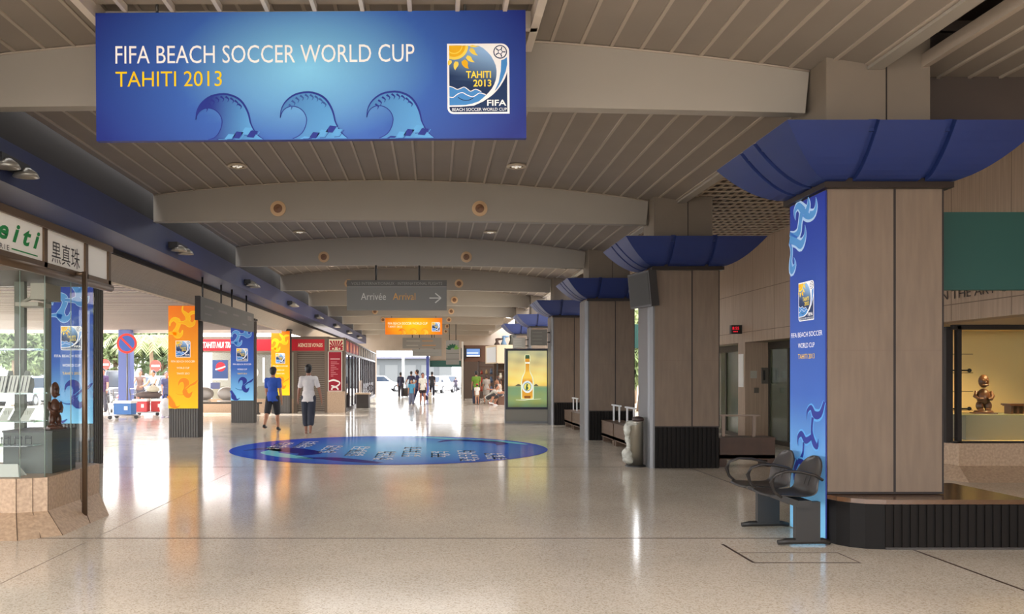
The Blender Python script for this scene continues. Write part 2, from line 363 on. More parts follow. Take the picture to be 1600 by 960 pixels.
    swirl(U, [(722, 170, 10), (770, 125, 26), (840, 120, 10)], mixc(wv, lo, .3), lt, 3)
    swirl(L, [(598, 135, 2), (610, 80, 20), (655, 52, 44), (698, 80, 60), (692, 150, 40), (682, 210, 50), (728, 252, 44), (778, 195, 2)], dk, wv)
    swirl(L, [(690, 170, 16), (750, 120, 16), (800, 95, 24), (843, 55, 12)], dk, wv, 2)
    swirl(L, [(470, 250, 26), (500, 300, 34), (520, 360, 60), (570, 398, 20), (620, 372, 3)], dk, wv, 2)
    swirl(L, [(545, 205, 2), (600, 236, 5), (660, 238, 8)], dk, wv, 1)
    ew = em[1]*w; emblem(mb, (w-ew)/2, h-em[0]*w-1.13*ew, ew, z+5*d, .0008)
    for n, (t, ln) in enumerate(zip(('FIFA BEACH SOCCER', 'WORLD CUP', 'TAHITI 2013'), lines)):
        wd = (textw, textw*.53, textw*.53)[n]*w; y = h-ln*w; hh = .062*w
        text(mb, t, (w-wd)/2, (w+wd)/2, y-hh/2, y+hh/2, z+5*d, pal['t2'] if n == 2 else pal['t1'])
# ------------------------------------------------------------ large structure
def floormat():
    m = bpy.data.materials.new('terrazzo'); m.use_nodes = True; nt = m.node_tree; b = nt.nodes['Principled BSDF']; N = nt.nodes.new; Lk = nt.links.new
    tc = N('ShaderNodeTexCoord')
    v = N('ShaderNodeTexVoronoi'); v.inputs['Scale'].default_value = 95; Lk(tc.outputs['Object'], v.inputs['Vector'])
    r = N('ShaderNodeValToRGB'); e = r.color_ramp.elements
    e[0].position = .0; e[0].color = (*lin((184, 168, 148)), 1); e[1].position = .25; e[1].color = (*lin((218, 208, 192)), 1)
    x = e.new(.7); x.color = (*lin((226, 216, 202)), 1); x = e.new(.92); x.color = (*lin((204, 190, 172)), 1)
    sp = N('ShaderNodeSeparateColor'); Lk(v.outputs['Color'], sp.inputs[0]); Lk(sp.outputs[0], r.inputs[0])
    n = N('ShaderNodeTexNoise'); n.inputs['Scale'].default_value = .7; n.inputs['Detail'].default_value = 6; Lk(tc.outputs['Object'], n.inputs[0])
    mr = N('ShaderNodeMapRange'); mr.inputs[1].default_value = .3; mr.inputs[2].default_value = .7; mr.inputs[3].default_value = .9; mr.inputs[4].default_value = 1.08; Lk(n.outputs[0], mr.inputs[0])
    mx = N('ShaderNodeVectorMath'); mx.operation = 'SCALE'; Lk(r.outputs[0], mx.inputs[0]); Lk(mr.outputs[0], mx.inputs['Scale']); Lk(mx.outputs[0], b.inputs['Base Color'])
    b.inputs['Roughness'].default_value = .11; b.inputs['Specular IOR Level'].default_value = .45
    n2 = N('ShaderNodeTexNoise'); n2.inputs['Scale'].default_value = 3; Lk(tc.outputs['Object'], n2.inputs[0])
    m2 = N('ShaderNodeMapRange'); m2.inputs[3].default_value = .08; m2.inputs[4].default_value = .17; Lk(n2.outputs[0], m2.inputs[0]); Lk(m2.outputs[0], b.inputs['Roughness'])
    return m
M_line = mat('floor_joint', (70, 52, 44), .5)
mb = MB(); mb.box(-22, 12, -8, 61, -.06, 0); mb.cur = 1
mb.box(4.208, 4.232, -8, 61, -.01, .0012); mb.cur = 2; mb.box(-3.203, -3.197, -8, 61, -.01, .0012); mb.cur = 1
for y in (1.8, 7.84, 13.84, 19.7, 25.5, 31.3, 37.2, 43, 49): mb.box(-14, 7.5, y-.012, y+.012, -.01, .0011)
for a, b_, c, d in ((2.62, 3.5, 6.81, 6.83), (2.61, 2.635, 6.82, 7.56), (2.62, 3.5, 7.2, 7.212), (3.49, 3.5, 6.82, 7.2)): mb.box(a, b_, c, d, -.01, .0014)
struct(mb, 'floor', [floormat(), M_line, mat('floor_hairline', (140, 124, 110), .4)])
mb = MB(); mb.box(-90, 90, -30, 160, -.3, -.07); struct(mb, 'ground', mat('asphalt', (160, 158, 156), .8, noise=.1, nscale=2))
mb = MB(); mb.box(-60, -17.5, 34, 37, -.07, .02); mb.box(-17, -10.2, 62, 63, -.07, .02)
struct(mb, 'ground_kerb', mat('kerb', (200, 198, 190), .8))

M_ceil = mat('ceiling_slats', (140, 129, 118), .75, noise=.06, nscale=1.5)
M_rib = mat('ceiling_ribs', (172, 158, 143), .6)
M_beam = mat('beam_paint', (160, 152, 141), .7, noise=.04, nscale=.8)
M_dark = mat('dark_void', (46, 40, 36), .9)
BY = [8.0, 14.0, 19.8, 25.6, 31.3, 37.0, 42.8, 48.6, 54.4]
PY = [7.65, 13.65, 19.42, 25.1, 30.85, 36.55]
XL, XR = -4.72, 4.14
def vz(x): return 4.82-.017*(x+.9)**2
mb = MB(); NX = 28
def vault(mb, y0, y1, x0=XL, x1=XR):
    for k in range(NX):
        a, b = x0+(x1-x0)*k/NX, x0+(x1-x0)*(k+1)/NX
        mb.quad((a, y0, vz(a)), (a, y1, vz(a)), (b, y1, vz(b)), (b, y0, vz(b)))
edges = [-7]+BY+[60]
for a, b in zip(edges, edges[1:]): vault(mb, a+(.15 if a > 0 else 0), b)
mb.quad((XL, -7, 4.9), (XR, -7, 4.9), (XR, 60, 4.9), (XL, 60, 4.9))
mb.cur = 1; x = -4.6
while x < 4.0:
    for a, b in zip(edges, edges[1:]):
        z0, z1 = vz(x-.016), vz(x+.016); y0 = a+(.15 if a > 0 else 0)
        mb.quad((x-.016, y0, z0-.014), (x-.016, b, z0-.014), (x+.016, b, z1-.014), (x+.016, y0, z1-.014))
        mb.quad((x-.016, y0, z0), (x-.016, b, z0), (x-.016, b, z0-.014), (x-.016, y0, z0-.014))
        mb.quad((x+.016, y0, z1-.014), (x+.016, b, z1-.014), (x+.016, b, z1), (x+.016, y0, z1))
    x += .2865
mb.cur = 2     # pale edge strip along the vault's right side and its fascia
mb.box(XR-.14, XR, -7, 60, vz(XR)-.03, vz(XR)+.0)
struct(mb, 'ceiling', [M_ceil, M_rib, M_beam])
for n, y in enumerate(BY):
    mb = MB(); T = Matrix(((1, 0, 0, 0), (0, 0, -1, y+.15), (0, 1, 0, 0), (0, 0, 0, 1))); mb.T = T
    P = [(XL, 4.11)]+[(XL+(3.57-XL)*k/12, 4.11-.05*k/12+.05*math.sin(math.pi*k/12)) for k in range(1, 13)]+[(3.61, vz(3.61))]+[(3.61-(3.61-XL)*k/24, vz(3.61-(3.61-XL)*k/24)) for k in range(1, 25)]
    mb.prism(P, 0, .15); mb.cur = 1
    P2 = [(XL+(3.61-XL)*k/24, vz(XL+(3.61-XL)*k/24)) for k in range(25)]
    mb.T = None
    mb.tube([(a, y-.004, b-.012) for a, b in P2], .012, 4)
    struct(mb, 'ceiling_beam', [M_beam, M_rib])
# near suspended frame in the first bay
t = thing('ceiling_frame', 'pale rectangular ceiling frame with cross bars above the big blue banner', 'ceiling frame', (-1, 5, 4.6))
m_fr = mat('frame_cream', (205, 192, 176), .5)
mb = MB(); z0 = -.05
for x in (-1.92, 1.84): mb.box(x, x+.07, -3.3, 2.75, z0, .1)
for y in (-3.3, 2.22): mb.box(-1.92, 1.9, y, y+.07, z0, .1)
mb.build('frame_rails', m_fr, t)
mb = MB()
for k in range(9): mb.box(-1.62+k*.4, -1.62+k*.4+.035, -3.3, 2.02, .0, .06)
mb.build('cross_bars', m_fr, t)
mb = MB(); mb.box(-1.86, 1.86, -3.3, 2.02, .07, .085); mb.build('backing_panel', mat('frame_backing', (150, 138, 124), .6), t)

# left blue duct beam
M_blue = mat('duct_blue', (44, 54, 96), .5, noise=.08, nscale=2)
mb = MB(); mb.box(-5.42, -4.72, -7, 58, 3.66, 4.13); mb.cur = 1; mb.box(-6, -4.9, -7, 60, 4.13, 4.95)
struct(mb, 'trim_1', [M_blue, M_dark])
# beige cove fascia above the left openings
M_cove = mat('cove_beige', (176, 164, 148), .7, noise=.12, nscale=5, stretch=(1, 8, .3))
mb = MB(); pv = None
for k in range(9):
    a = k/8; x = -5.42-.32*math.sin(a*math.pi/2)-.02; z = 3.60-.40*a
    cu = (x, z)
    if pv: mb.quad((pv[0], -7, pv[1]), (pv[0], 59, pv[1]), (cu[0], 59, cu[1]), (cu[0], -7, cu[1]))
    pv = cu
mb.box(-5.9, -5.76, -7, 59, 3.2, 3.9); mb.cur = 1; mb.box(-5.44, -5.38, -7, 59, 3.58, 3.67)
struct(mb, 'trim_2', [M_cove, M_dark])
# white slatted canopy outside
mb = MB(); mb.box(-16.5, -5.76, -7, 31.5, 3.22, 3.3); mb.cur = 1
y = -6.8
while y < 31.4: mb.box(-16.5, -5.9, y, y+.03, 3.205, 3.22); y += .3
mb.cur = 0; mb.box(-16.5, -5.8, 31.5, 31.7, 3.1, 3.5)
struct(mb, 'canopy_ceiling', [mat('canopy_white', (226, 218, 212), .6), mat('canopy_gap', (150, 142, 140), .8)])
# right aisle
M_wood = mat('wall_panelling', (166, 142, 120), .6, noise=.22, nscale=3, stretch=(14, 14, .35))
mb = MB(); mb.box(7, 7.3, -7, 24, 2.26, 4.9); mb.box(7.0, 7.3, 24, 24.3, 0, 4.9)
mb.box(7.0, 7.3, 38, 60, 0, 4.9); mb.box(7.0, 7.62, 18.72, 19.15, 0, 2.26); mb.box(7.0, 7.3, 22.6, 24, 0, 2.26)
mb.cur = 1
for z in (2.48, 3.37): mb.box(6.998, 7.0, -7, 24, z, z+.014)
y = -6.3
while y < 24: mb.box(6.9985, 7.0, y, y+.01, 2.27, 4.5); y += 1.17
struct(mb, 'wall_right', [M_wood, mat('panel_joint', (120, 101, 85), .8)])
mb = MB(); mb.box(7.3, 13, -7, 12.6, 2.27, 2.4); struct(mb, 'ceiling_gallery', mat('soffit', (190, 165, 130), .7))
mb = MB(); mb.box(4.1, 7.3, 8.0, 24.3, 4.85, 5.0); mb.box(4.0, 13, -7, 8.0, 4.95, 5.1)
mb.box(4.1, 7.3, 24.2, 24.4, 3.9, 5)
struct(mb, 'ceiling_void', mat('void_brown', (104, 93, 84), .9))
mb = MB(); x = 4.3
while x < 7: mb.box(x, x+.045, 8.4, 24.2, 4.46, 4.475); x += .14
y = 8.45
while y < 24.2: mb.box(4.25, 7, y, y+.07, 4.445, 4.46); y += .28
struct(mb, 'ceiling_lattice', mat('lattice', (176, 158, 138), .6))
# slatted side ceiling, near right, and the dark beam that ends it
mb = MB(); mb.box(4.55, 13, -7, 8.04, 4.42, 4.46); mb.cur = 1
for k in range(22): mb.box(4.55+k*.3, 4.58+k*.3, -7, 8.03, 4.4, 4.42)
mb.box(4.5, 4.56, -7, 8.05, 4.38, 4.5)
mb.cur = 2; mb.box(4.7, 13, 8.05, 8.25, 3.99, 4.9)
struct(mb, 'ceiling_side', [M_ceil, M_rib, mat('dark_beam', (76, 66, 60), .8)])
# glass doors on the right, behind the wall line
M_dfr = mat('door_frame', (58, 54, 46), .4, .4)
M_gl = glassmat('glass_clear'); M_glg = mat('glass_green', (72, 78, 58), .12, alpha=.93)
def sliding_door(n, y0, y1, x=7.55):
    mb = MB(); mb.box(x-.04, x+.04, y0, y1, 2.1, 2.26); mb.box(x-.04, x+.04, y0, y1, 0, .09)
    k = max(1, round((y1-y0)/1.1))
    for i in range(k+1): yy = y0+(y1-y0)*i/k; mb.box(x-.03, x+.03, yy-.035, yy+.035, 0, 2.2)
    o = struct(mb, 'door_%d' % n, M_dfr)
    g = MB(); g.box(x-.006, x+.006, y0, y1, .09, 2.1); g.build('door_glass', M_glg, o)
    g = MB(); g.box(x-.07, x-.03, y0+.5, y0+.53, .9, 1.5); g.build('door_handle', mat('steel', (190, 190, 186), .3, .9), o)
sliding_door(1, 15.6, 18.7); sliding_door(2, 19.15, 22.6)
mb = MB(); mb.box(7.3, 13, 15.6, 15.75, 0, 2.4); mb.box(7.3, 13, 15.6, 24, 2.26, 2.4)
mb.box(10.5, 10.7, 15.6, 24, 0, 2.4)
light('AREA', 'added_corridor_fill', (9, 19.5, 2.2), (0, 0, 0), 55, (.9, 1, .75), shape='RECTANGLE', size=1.5, size_y=6)  # lamp added out of view to brighten the door glass
struct(mb, 'wall_corridor', mat('corridor', (140, 138, 112), .8))
mb = MB(); mb.box(13, 13.2, -8.2, 24, 0, 5); mb.box(-5.4, 13, -8.2, -8, 2.9, 5); struct(mb, 'wall_light_block', mat('end_wall', (156, 144, 132), .7, noise=.05, nscale=2))  # unseen walls added to block daylight from behind and from the right
# end wall with the bright openings
mb = MB(); y0, y1 = 60, 60.3
mb.box(-4.15, -.55, y0, y1, 3.22, 4.9); mb.box(-.55, -.3, y0, y1, 2.9, 4.9); mb.box(-.3, 2.2, y0, y1, 2.45, 4.9); mb.box(2.2, 3.2, y0, y1, 0, 4.9)
mb.box(-9, -4.15, y0, y1, 0, 4.9); mb.box(5.1, 7.2, y0, y1, 0, 4.9); mb.box(3.2, 5.1, y0, y1, 2.3, 4.9)
struct(mb, 'wall_end', mat('end_wall', (156, 144, 132), .7, noise=.05, nscale=2))
mb = MB(); mb.box(-.55, -.35, 59.8, 60.1, 0, 3.2); struct(mb, 'trim_3', mat('post_blue', (70, 84, 160), .5))
M_teal = mat('teal', (26, 72, 66), .6)
mb = MB(); mb.box(-.3, 2.2, 59.94, 60.0, 2.05, 2.5)
tag(mb.build('fascia_band', M_teal), 'thin teal band over the far bright opening', 'fascia')

# ------------------------------------------------------------ pillars
M_pan = mat('pillar_panel', (116, 99, 84), .55, noise=.14, nscale=4, stretch=(4, 4, .5))
M_rib2 = mat('base_slats', (16, 13, 12), .6, spec=.2); M_ledge = mat('ledge_brown', (34, 24, 20), .4)
M_cap = mat('cap_blue', (30, 47, 102), .5, noise=.12, nscale=1.5); M_shaft = mat('shaft_grey', (128, 116, 102), .7, noise=.05, nscale=2)
M_jt = mat('joint_dark', (34, 26, 24), .6); M_met = mat('brushed_metal', (112, 112, 114), .45, .5)
M_stop = mat('bench_top', (96, 68, 46), .18, noise=.3, nscale=3, stretch=(.5, 4, 1))
def cap(parent):
    mb = MB(); xl, xr, yf, yb, z0, z1 = -.04, 1.1, -.05, .81, 3.31, 3.73
    O = [(.55*(k/9), z0+(z1-z0)*((k/9)**1.7)) for k in range(10)]
    cx, cy = (xl+xr)/2, (yf+yb)/2
    def side(P, gr, L0, L1):
        # P(s, o, z, push) -> point; s along the side between L0-o and L1+o
        for (o0, za), (o1, zb) in zip(O, O[1:]):
            br = [None]+sorted(g for g0 in gr for g in (g0-.035, g0+.035))+[None]
            for i in range(len(br)-1):
                def S_(v, o, lo): return v if v is not None else (L0-o if lo else L1+o)
                psh = .055 if i % 2 else 0
                a0, a1 = S_(br[i], o0, 1), S_(br[i+1], o0, 0); b0, b1 = S_(br[i], o1, 1), S_(br[i+1], o1, 0)
                mb.quad(P(a0, o0, za, psh), P(a1, o0, za, psh), P(b1, o1, zb, psh), P(b0, o1, zb, psh))
                if psh:
                    mb.quad(P(a0, o0, za, 0), P(a0, o0, za, psh), P(b0, o1, zb, psh), P(b0, o1, zb, 0))
                    mb.quad(P(a1, o0, za, psh), P(a1, o0, za, 0), P(b1, o1, zb, 0), P(b1, o1, zb, psh))
    gx = (.17, .83); gy = (.22, .56)
    side(lambda s, o, z, p: (s, yf-o*.85+p, z+p*.4), gx, xl, xr)
    side(lambda s, o, z, p: (xl-o+p, yf+(s-yf) if yf <= s <= yb else (yf-(yf-s)*.85 if s < yf else yb+(s-yb)*.85), z+p*.4), gy, yf, yb)
    side(lambda s, o, z, p: (xl+xr-s, yb+o*.85-p, z+p*.4), gx, xl, xr)
    side(lambda s, o, z, p: (xr+o-p, yf+(s-yf) if yf <= s <= yb else (yf-(yf-s)*.85 if s < yf else yb+(s-yb)*.85), z+p*.4), gy, yf, yb)
    o = .47; mb.box(xl-o, xr+o, yf-o*.85+.03, yb+o*.85-.03, 3.66, 3.70)
    mb.build('capital', M_cap, parent)
    l = MB(); l.box(-.06, 1.12, -.07, .83, 3.25, 3.30); l.box(-.03, 1.09, -.05, .81, 3.30, 3.34); l.build('ledge', M_ledge, parent)
def pillar(y, label, first=False):
    t = thing('wood_clad_pillar', label, 'pillar', (3.62, y, 0), 0, 'row of blue-capped pillars')
    zb = .445 if first else .67; mb = MB(); mb.box(0, 1.06, 0, .77, zb, 3.26); mb.cur = 1
    mb.box(.605, .625, -.004, .01, zb, 3.25); mb.box(-.004, 1.064, -.005, .0, zb, zb+.02)
    mb.box(1.052, 1.066, -.004, .02, zb, 3.25); mb.cur = 2; mb.box(0, 1.06, -.0025, 0, 1.765, 1.77)
    mb.build('cladding', [M_pan, M_jt, mat('hair_joint', (110, 92, 78), .7)], t)
    if not first:
        mb = MB(); mb.box(.02, 1.04, .02, .75, 0, .67); mb.build('slatted_base', M_rib2, t)
        b = MB()
        for k in range(15): b.box(.0+k*.072, .045+k*.072, -.0, .03, 0, .665)
        for k in range(10): b.box(1.03, 1.06, .03+k*.074, .075+k*.074, 0, .665)
        b.build('base_slats', mat('slat_front', (21, 17, 15), .6, spec=.2), t)
        c = MB(); c.smooth = True
        P = [(-.09, .10), (-.09, .72), (0, .77), (0, -.01), (-.03, -.01), (-.07, .03)]
        c.smooth = False; c.prism(P[::-1], 0, 3.26); c.build('metal_edge_cover', M_met, t)
    mb = MB(); mb.box(0.0, .96, .03, .72, 3.7, 4.95); mb.cur = 1; mb.box(.55, .562, .026, .04, 3.7, 4.9)
    mb.build('upper_shaft', [M_shaft, M_jt], t)
    cap(t); return t
LB = ['nearest wide pillar of beige panels, standing on a dark curved bench base', 'second beige panel pillar, with the monitor at its upper left corner',
      'third beige panel pillar, behind the row of wooden benches', 'fourth beige panel pillar, just right of the bottle advert lightbox',
      'fifth beige panel pillar, mostly hidden behind the bottle advert lightbox', 'farthest blue-capped pillar, only its cap and top clearly seen above the advert']
for n, y in enumerate(PY): pillar(y, LB[n], n == 0)
# bench base of the near pillar
t = thing('bench_plinth', 'dark slatted bench base with polished top wrapped around the nearest pillar', 'bench', (3.62, 7.34, 0))
out = [(.36, 0), (1.6, 0), (1.63, .03), (1.63, 1.12), (-.02+.0, 1.12), (0, .33), (.03, .21), (.1, .1), (.2, .03)]
mb = MB(); mb.prism([(x if x > .01 else .01, y) for x, y in out], .0, .40); mb.build('plinth_body', M_rib2, t)
mb = MB(); mb.prism([(min(max(x*1.01, .0), 1.66), y-.015 if y < 1 else y) for x, y in out], .40, .44); mb.build('polished_top', M_stop, t)
mb = MB()
for k in range(17): mb.box(.36+k*.073, .41+k*.073, -.012, .0, .02, .395)
for k in range(14): mb.box(1.63, 1.642, .04+k*.078, .09+k*.078, .02, .395)
mb.build('base_slats', mat('slat_front', (21, 17, 15), .6, spec=.2), t)
mb = MB(); mb.box(.36, 1.64, -.02, 0, 0, .02); mb.build('kick_strip', mat('kick', (60, 56, 54), .5), t)
# teal bands
mb = MB(); mb.box(4.70, 9.8, 8.12, 8.2, 2.37, 3.13); tag(mb.build('fascia_band', M_teal), 'wide teal band to the right of the nearest pillar', 'fascia')
mb = MB(); mb.box(4.70, 7.6, 26.5, 26.6, 2.37, 3.13); tag(mb.build('fascia_band', M_teal), 'teal band glimpsed between the second and third pillar', 'fascia')

# ------------------------------------------------------------ left ribbed pillars and their banners
M_lp = mat('ribbed_grey', (96, 94, 92), .5, .2); M_lp2 = mat('ribbed_dark', (78, 74, 71), .5, .3)
PB, PO, P_added_glow = BLUE, ORNG, .16  # added emission strength lifts the vertical banner prints, which have no lamps inside
def left_pillar(y, pal, label, blabel, xr=-5.72, w=.72):
    t = thing('ribbed_pillar', label, 'pillar', (xr, y, 0), 0, 'grey ribbed pillars on the left'); mb = MB(); mb.box(-w, 0, 0, .38, 0, 3.24)
    mb.build('core', M_lp2, t); b = MB()
    for k in range(12): b.box(-w+.01+k*.06, -w+.045+k*.06, -.012, 0, .0, .70)
    b.build('front_ribs', M_lp, t); b = MB()
    for k in range(5): b.box(0, .012, .03+k*.075, .065+k*.075, 0, 3.2)
    b.build('side_ribs', M_lp2, t)
    b = MB(); b.box(-w-.1, .03, -.04, .42, 3.24, 3.3); b.build('top_plate', M_jt, t)
    t2 = thing('vertical_banner', blabel, 'banner', (xr, y, 0)); c = MB(); c.box(-w, -.0, -.045, -.013, .71, 3.22); c.build('banner_case', mat('case_blue' if pal is BLUE else 'case_orange', pal['edge'], .5), t2)
    mb = MB(); mb.T = facing_cam(-w, -.047, .71); tall_art(mb, w, 2.51, pal); mb.build('printed_face', printmat('print_added_glow2', P_added_glow), t2, col=True)
left_pillar(14.1, BLUE, 'nearest grey ribbed pillar on the left, behind the jewellery kiosk', 'blue vertical banner seen partly through the jewellery kiosk glass', -5.76, .72)
left_pillar(20.25, ORNG, 'second grey ribbed pillar on the left, beside the luggage trolleys', 'large orange vertical banner left of the hanging grey sign', -5.73)
left_pillar(26.3, BLUE, 'third grey ribbed pillar on the left, in front of the travel shop', 'blue vertical banner below the hanging grey sign', -5.69)
left_pillar(32.45, ORNG, 'farthest ribbed pillar on the left, behind the man in blue', 'small orange vertical banner behind the man in the blue shirt', -5.62)
# tall banner on the side of the nearest pillar
t = thing('vertical_banner', 'tall blue vertical banner on the side of the nearest pillar', 'banner', (3.62, 8.42, 0))
mb = MB(); mb.box(-.014, -.003, -.76, 0, .01, 3.24); mb.build('banner_case', mat('case_blue', BLUE['edge']), t)
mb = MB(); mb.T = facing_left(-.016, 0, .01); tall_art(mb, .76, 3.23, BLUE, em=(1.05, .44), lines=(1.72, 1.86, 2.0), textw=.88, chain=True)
mb.build('printed_face', printmat('print_added_glow2', P_added_glow), t, col=True)

# ------------------------------------------------------------ hanging banners and signs
def P3(px, py, y): return ((px-VX)*y/F, H+(VY-py)*y/F)
k = 7.0/F
wide_banner('hanging_banner', 'large blue hanging banner with white title and three curling waves', (150.5-VX)*k, (822.5-VX)*k, H+(VY-218)*k, H+(VY-18)*k, 7.0, BLUE, 0, roll=math.radians(-.4), cables=((-1.3, 1.3), 4.76))
k = 37.6/F
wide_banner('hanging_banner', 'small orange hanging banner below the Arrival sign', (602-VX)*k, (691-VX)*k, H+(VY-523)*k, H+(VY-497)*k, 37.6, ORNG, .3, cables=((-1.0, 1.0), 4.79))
M_sg = mat('sign_grey', (120, 116, 109), .6); M_rod = mat('rod_dark', (70, 68, 66), .4, .6)
y = 19.75; k = y/F; x0, x1, zb, zt = (542-VX)*k, (698-VX)*k, H+(VY-485)*k, H+(VY-438)*k
t = thing('hanging_sign', 'grey hanging sign reading Arrivée Arrival with a right arrow', 'sign', (x0, y, zb)); w, h = x1-x0, zt-zb
mb = MB(); mb.box(0, w, 0, .1, 0, h); mb.build('sign_panel', M_sg, t)
mb = MB(); mb.T = facing_cam(0, -.003, 0); u = k
gw, go = (206, 202, 192), (214, 156, 76)
mb.poly([(0, h-11*u), (w, h-11*u), (w, h), (0, h)], .0, lin((92, 87, 80))); mb.poly([(0, h-11*u), (w, h-11*u), (w, h-9.8*u), (0, h-9.8*u)], .001, lin((150, 144, 134)))
text(mb, 'VOLS INTERNATIONAUX · INTERNATIONAL FLIGHTS', 7*u, 149*u, h-7.5*u, h-3*u, .002, (150, 146, 136))
text(mb, 'Arrivée', 22*u, 61*u, h-31*u, h-20*u, .002, gw); text(mb, 'Arrival', 72*u, 107*u, h-31*u, h-20*u, .002, go)
c = lin(gw); mb.ribbon([(129*u, h-28*u, 1.6*u), (146*u, h-28*u, 1.6*u)], .002, c, 1); mb.ribbon([(138*u, h-20.5*u, 1.8*u), (147*u, h-28*u, 1.8*u)], .003, c, 1); mb.ribbon([(138*u, h-35.5*u, 1.8*u), (147*u, h-28*u, 1.8*u)], .003, c, 1)
mb.build('lettering', printmat('print'), t, col=True)
for a in (45, 113):
    r = MB(); r.tube([(a*u, .08, h), (a*u, .08, 4.16-zb)], .025, 8); r.build('hanging_rod', M_rod, t)
# side sign parallel to the hall, left
t = thing('hanging_sign', 'long dark grey sign hanging from the blue beam on four rods', 'sign', (-5.0, 17.8, 2.71))
mb = MB(); mb.box(-.1, 0, 0, 5.3, 0, .5); mb.build('sign_panel', mat('sign_dark', (92, 88, 80), .6, noise=.06, nscale=2), t)
mb = MB(); mb.box(-.11, .012, -.02, 0, -.01, .51); mb.build('end_cap', M_jt, t)
mb = MB(); mb.T = facing_right(.004, 0, 0)
for (a, b, c_, d) in ((.35, 1.1, .3, .34), (.35, .9, .14, .17), (1.5, 2.3, .28, .33), (2.9, 3.5, .3, .34), (3.9, 4.4, .12, .16), (4.5, 5.0, .28, .4)):
    mb.poly([(a, c_), (b, c_), (b, d), (a, d)], 0, lin((108, 103, 95)))
mb.build('faded_stripes', printmat('print'), t, col=True)
for yy in (.35, 1.95, 3.0, 4.6):
    r = MB(); r.tube([(-.05, yy, .5), (-.05, yy, .95)], .022, 8); r.build('hanging_rod', M_rod, t)
# far stacked grey signs
def far_sign(x0, x1, y0, y1, Y, label, rows, rods=(.25, .75), up=4.3, leaf=False):
    k = Y/F; X, Z = (x0-VX)*k, H+(VY-y1)*k; w, h = (x1-x0)*k, (y1-y0)*k
    t = thing('hanging_sign', label, 'sign', (X, Y, Z)); mb = MB(); mb.box(0, w, 0, .1, 0, h); mb.build('sign_panel', M_sg, t)
    mb = MB(); mb.T = facing_cam(0, -.004, 0)
    for r in rows: mb.poly([(r[0]*w, r[2]*h), (r[1]*w, r[2]*h), (r[1]*w, r[3]*h), (r[0]*w, r[3]*h)], 0, lin(r[4]))
    if leaf:
        for a in range(7):
            an = math.radians(20+a*24); c = (w*.5, h*.6)
            mb.ribbon([(c[0]+.1*math.cos(an), c[1]+.1*math.sin(an), .02), (c[0]+.26*math.cos(an), c[1]+.26*math.sin(an), .12), (c[0]+.4*math.cos(an), c[1]+.36*math.sin(an), .01)], .002, lin((24, 70, 48) if a > 1 else (90, 130, 50)), 3)
    mb.build('sign_marks', printmat('print'), t, col=True)
    for a in rods:
        r = MB(); r.tube([(a*w, .05, h), (a*w, .05, vz(X+a*w)-Z)], .025, 6); r.build('hanging_rod', M_rod, t)
G1, G2 = (150, 146, 136), (170, 120, 70)
far_sign(629, 690, 528, 545, 43.2, 'dark grey directory sign directly below the orange hanging banner', [(.1, .45, .66, .74, G1), (.5, .78, .66, .74, G2), (.1, .4, .25, .33, G1), (.5, .85, .25, .33, G2)])
far_sign(644, 690, 546, 557, 46.5, 'lowest plain grey hanging sign before the far opening', [(.1, .9, .48, .5, (90, 86, 80))])
far_sign(697, 717.5, 532, 570, 46.5, 'grey hanging sign with a dark green leaf emblem', [(.0, 1, .45, .47, (90, 86, 80)), (.0, 1, .22, .24, (90, 86, 80))], leaf=True)
def side_sign(x0, x1, y0, y1, Y, label, xp):
    k = Y/F; X, Z = (x0-VX)*k, H+(VY-y1)*k; w, h = (x1-x0)*k, (y1-y0)*k
    t = thing('projecting_sign', label, 'sign', (X, Y, Z)); mb = MB(); mb.box(0, w, 0, .08, 0, h); mb.build('sign_panel', M_sg, t)
    mb = MB(); mb.T = facing_cam(0, -.004, 0)
    for i in range(4): mb.poly([(.1*w, h*(.12+i*.22)), (.7*w, h*(.12+i*.22)), (.7*w, h*(.17+i*.22)), (.1*w, h*(.17+i*.22))], 0, lin((140, 140, 130)))
    mb.build('sign_marks', printmat('print'), t, col=True)
    for a in (.2, .8):
        r = MB(); r.tube([(w, .04, h*a), (xp-X, .04, h*a)], .02, 6); r.build('bracket_arm', M_rod, t)
side_sign(829, 855, 515, 540, 25.3, 'grey projecting sign bracketed left of the fourth pillar', 3.53)
side_sign(801.5, 821, 528, 544, 31.1, 'smaller grey projecting sign above the advert lightbox', 3.53)
# ------------------------------------------------------------ floor medallion
t = thing('floor_medallion', 'round blue floor graphic with rows of pale lettering', 'floor graphic', (-.92, 17.4, 0)); R = 3.27
mb = MB(); a, b_, c_ = lin((26, 52, 190)), lin((92, 176, 228)), lin((40, 70, 175))
def dc(r, th):
    x, y = r*math.cos(th), r*math.sin(th); g = math.exp(-((x-.3)**2/3.2+(y)**2/9)); return mixc(a, b_, g*1.15)
rings = []
for i in range(1, 13):
    r = R*i/12; rings.append([mb.vert((r*math.cos(2*math.pi*j/72), r*math.sin(2*math.pi*j/72), .003), dc(r if i < 12 else R*1.3, 2*math.pi*j/72)) for j in range(72)])
ce = mb.vert((0, 0, .003), dc(0, 0))
for j in range(72):
    mb.face((ce, rings[0][j], rings[0][(j+1) % 72]))
    for p, q in zip(rings, rings[1:]): mb.face((p[j], q[j], q[(j+1) % 72], p[(j+1) % 72]))
sw = lin((120, 205, 225)); dk = lin((22, 30, 130))
def on(x, y): return x, y
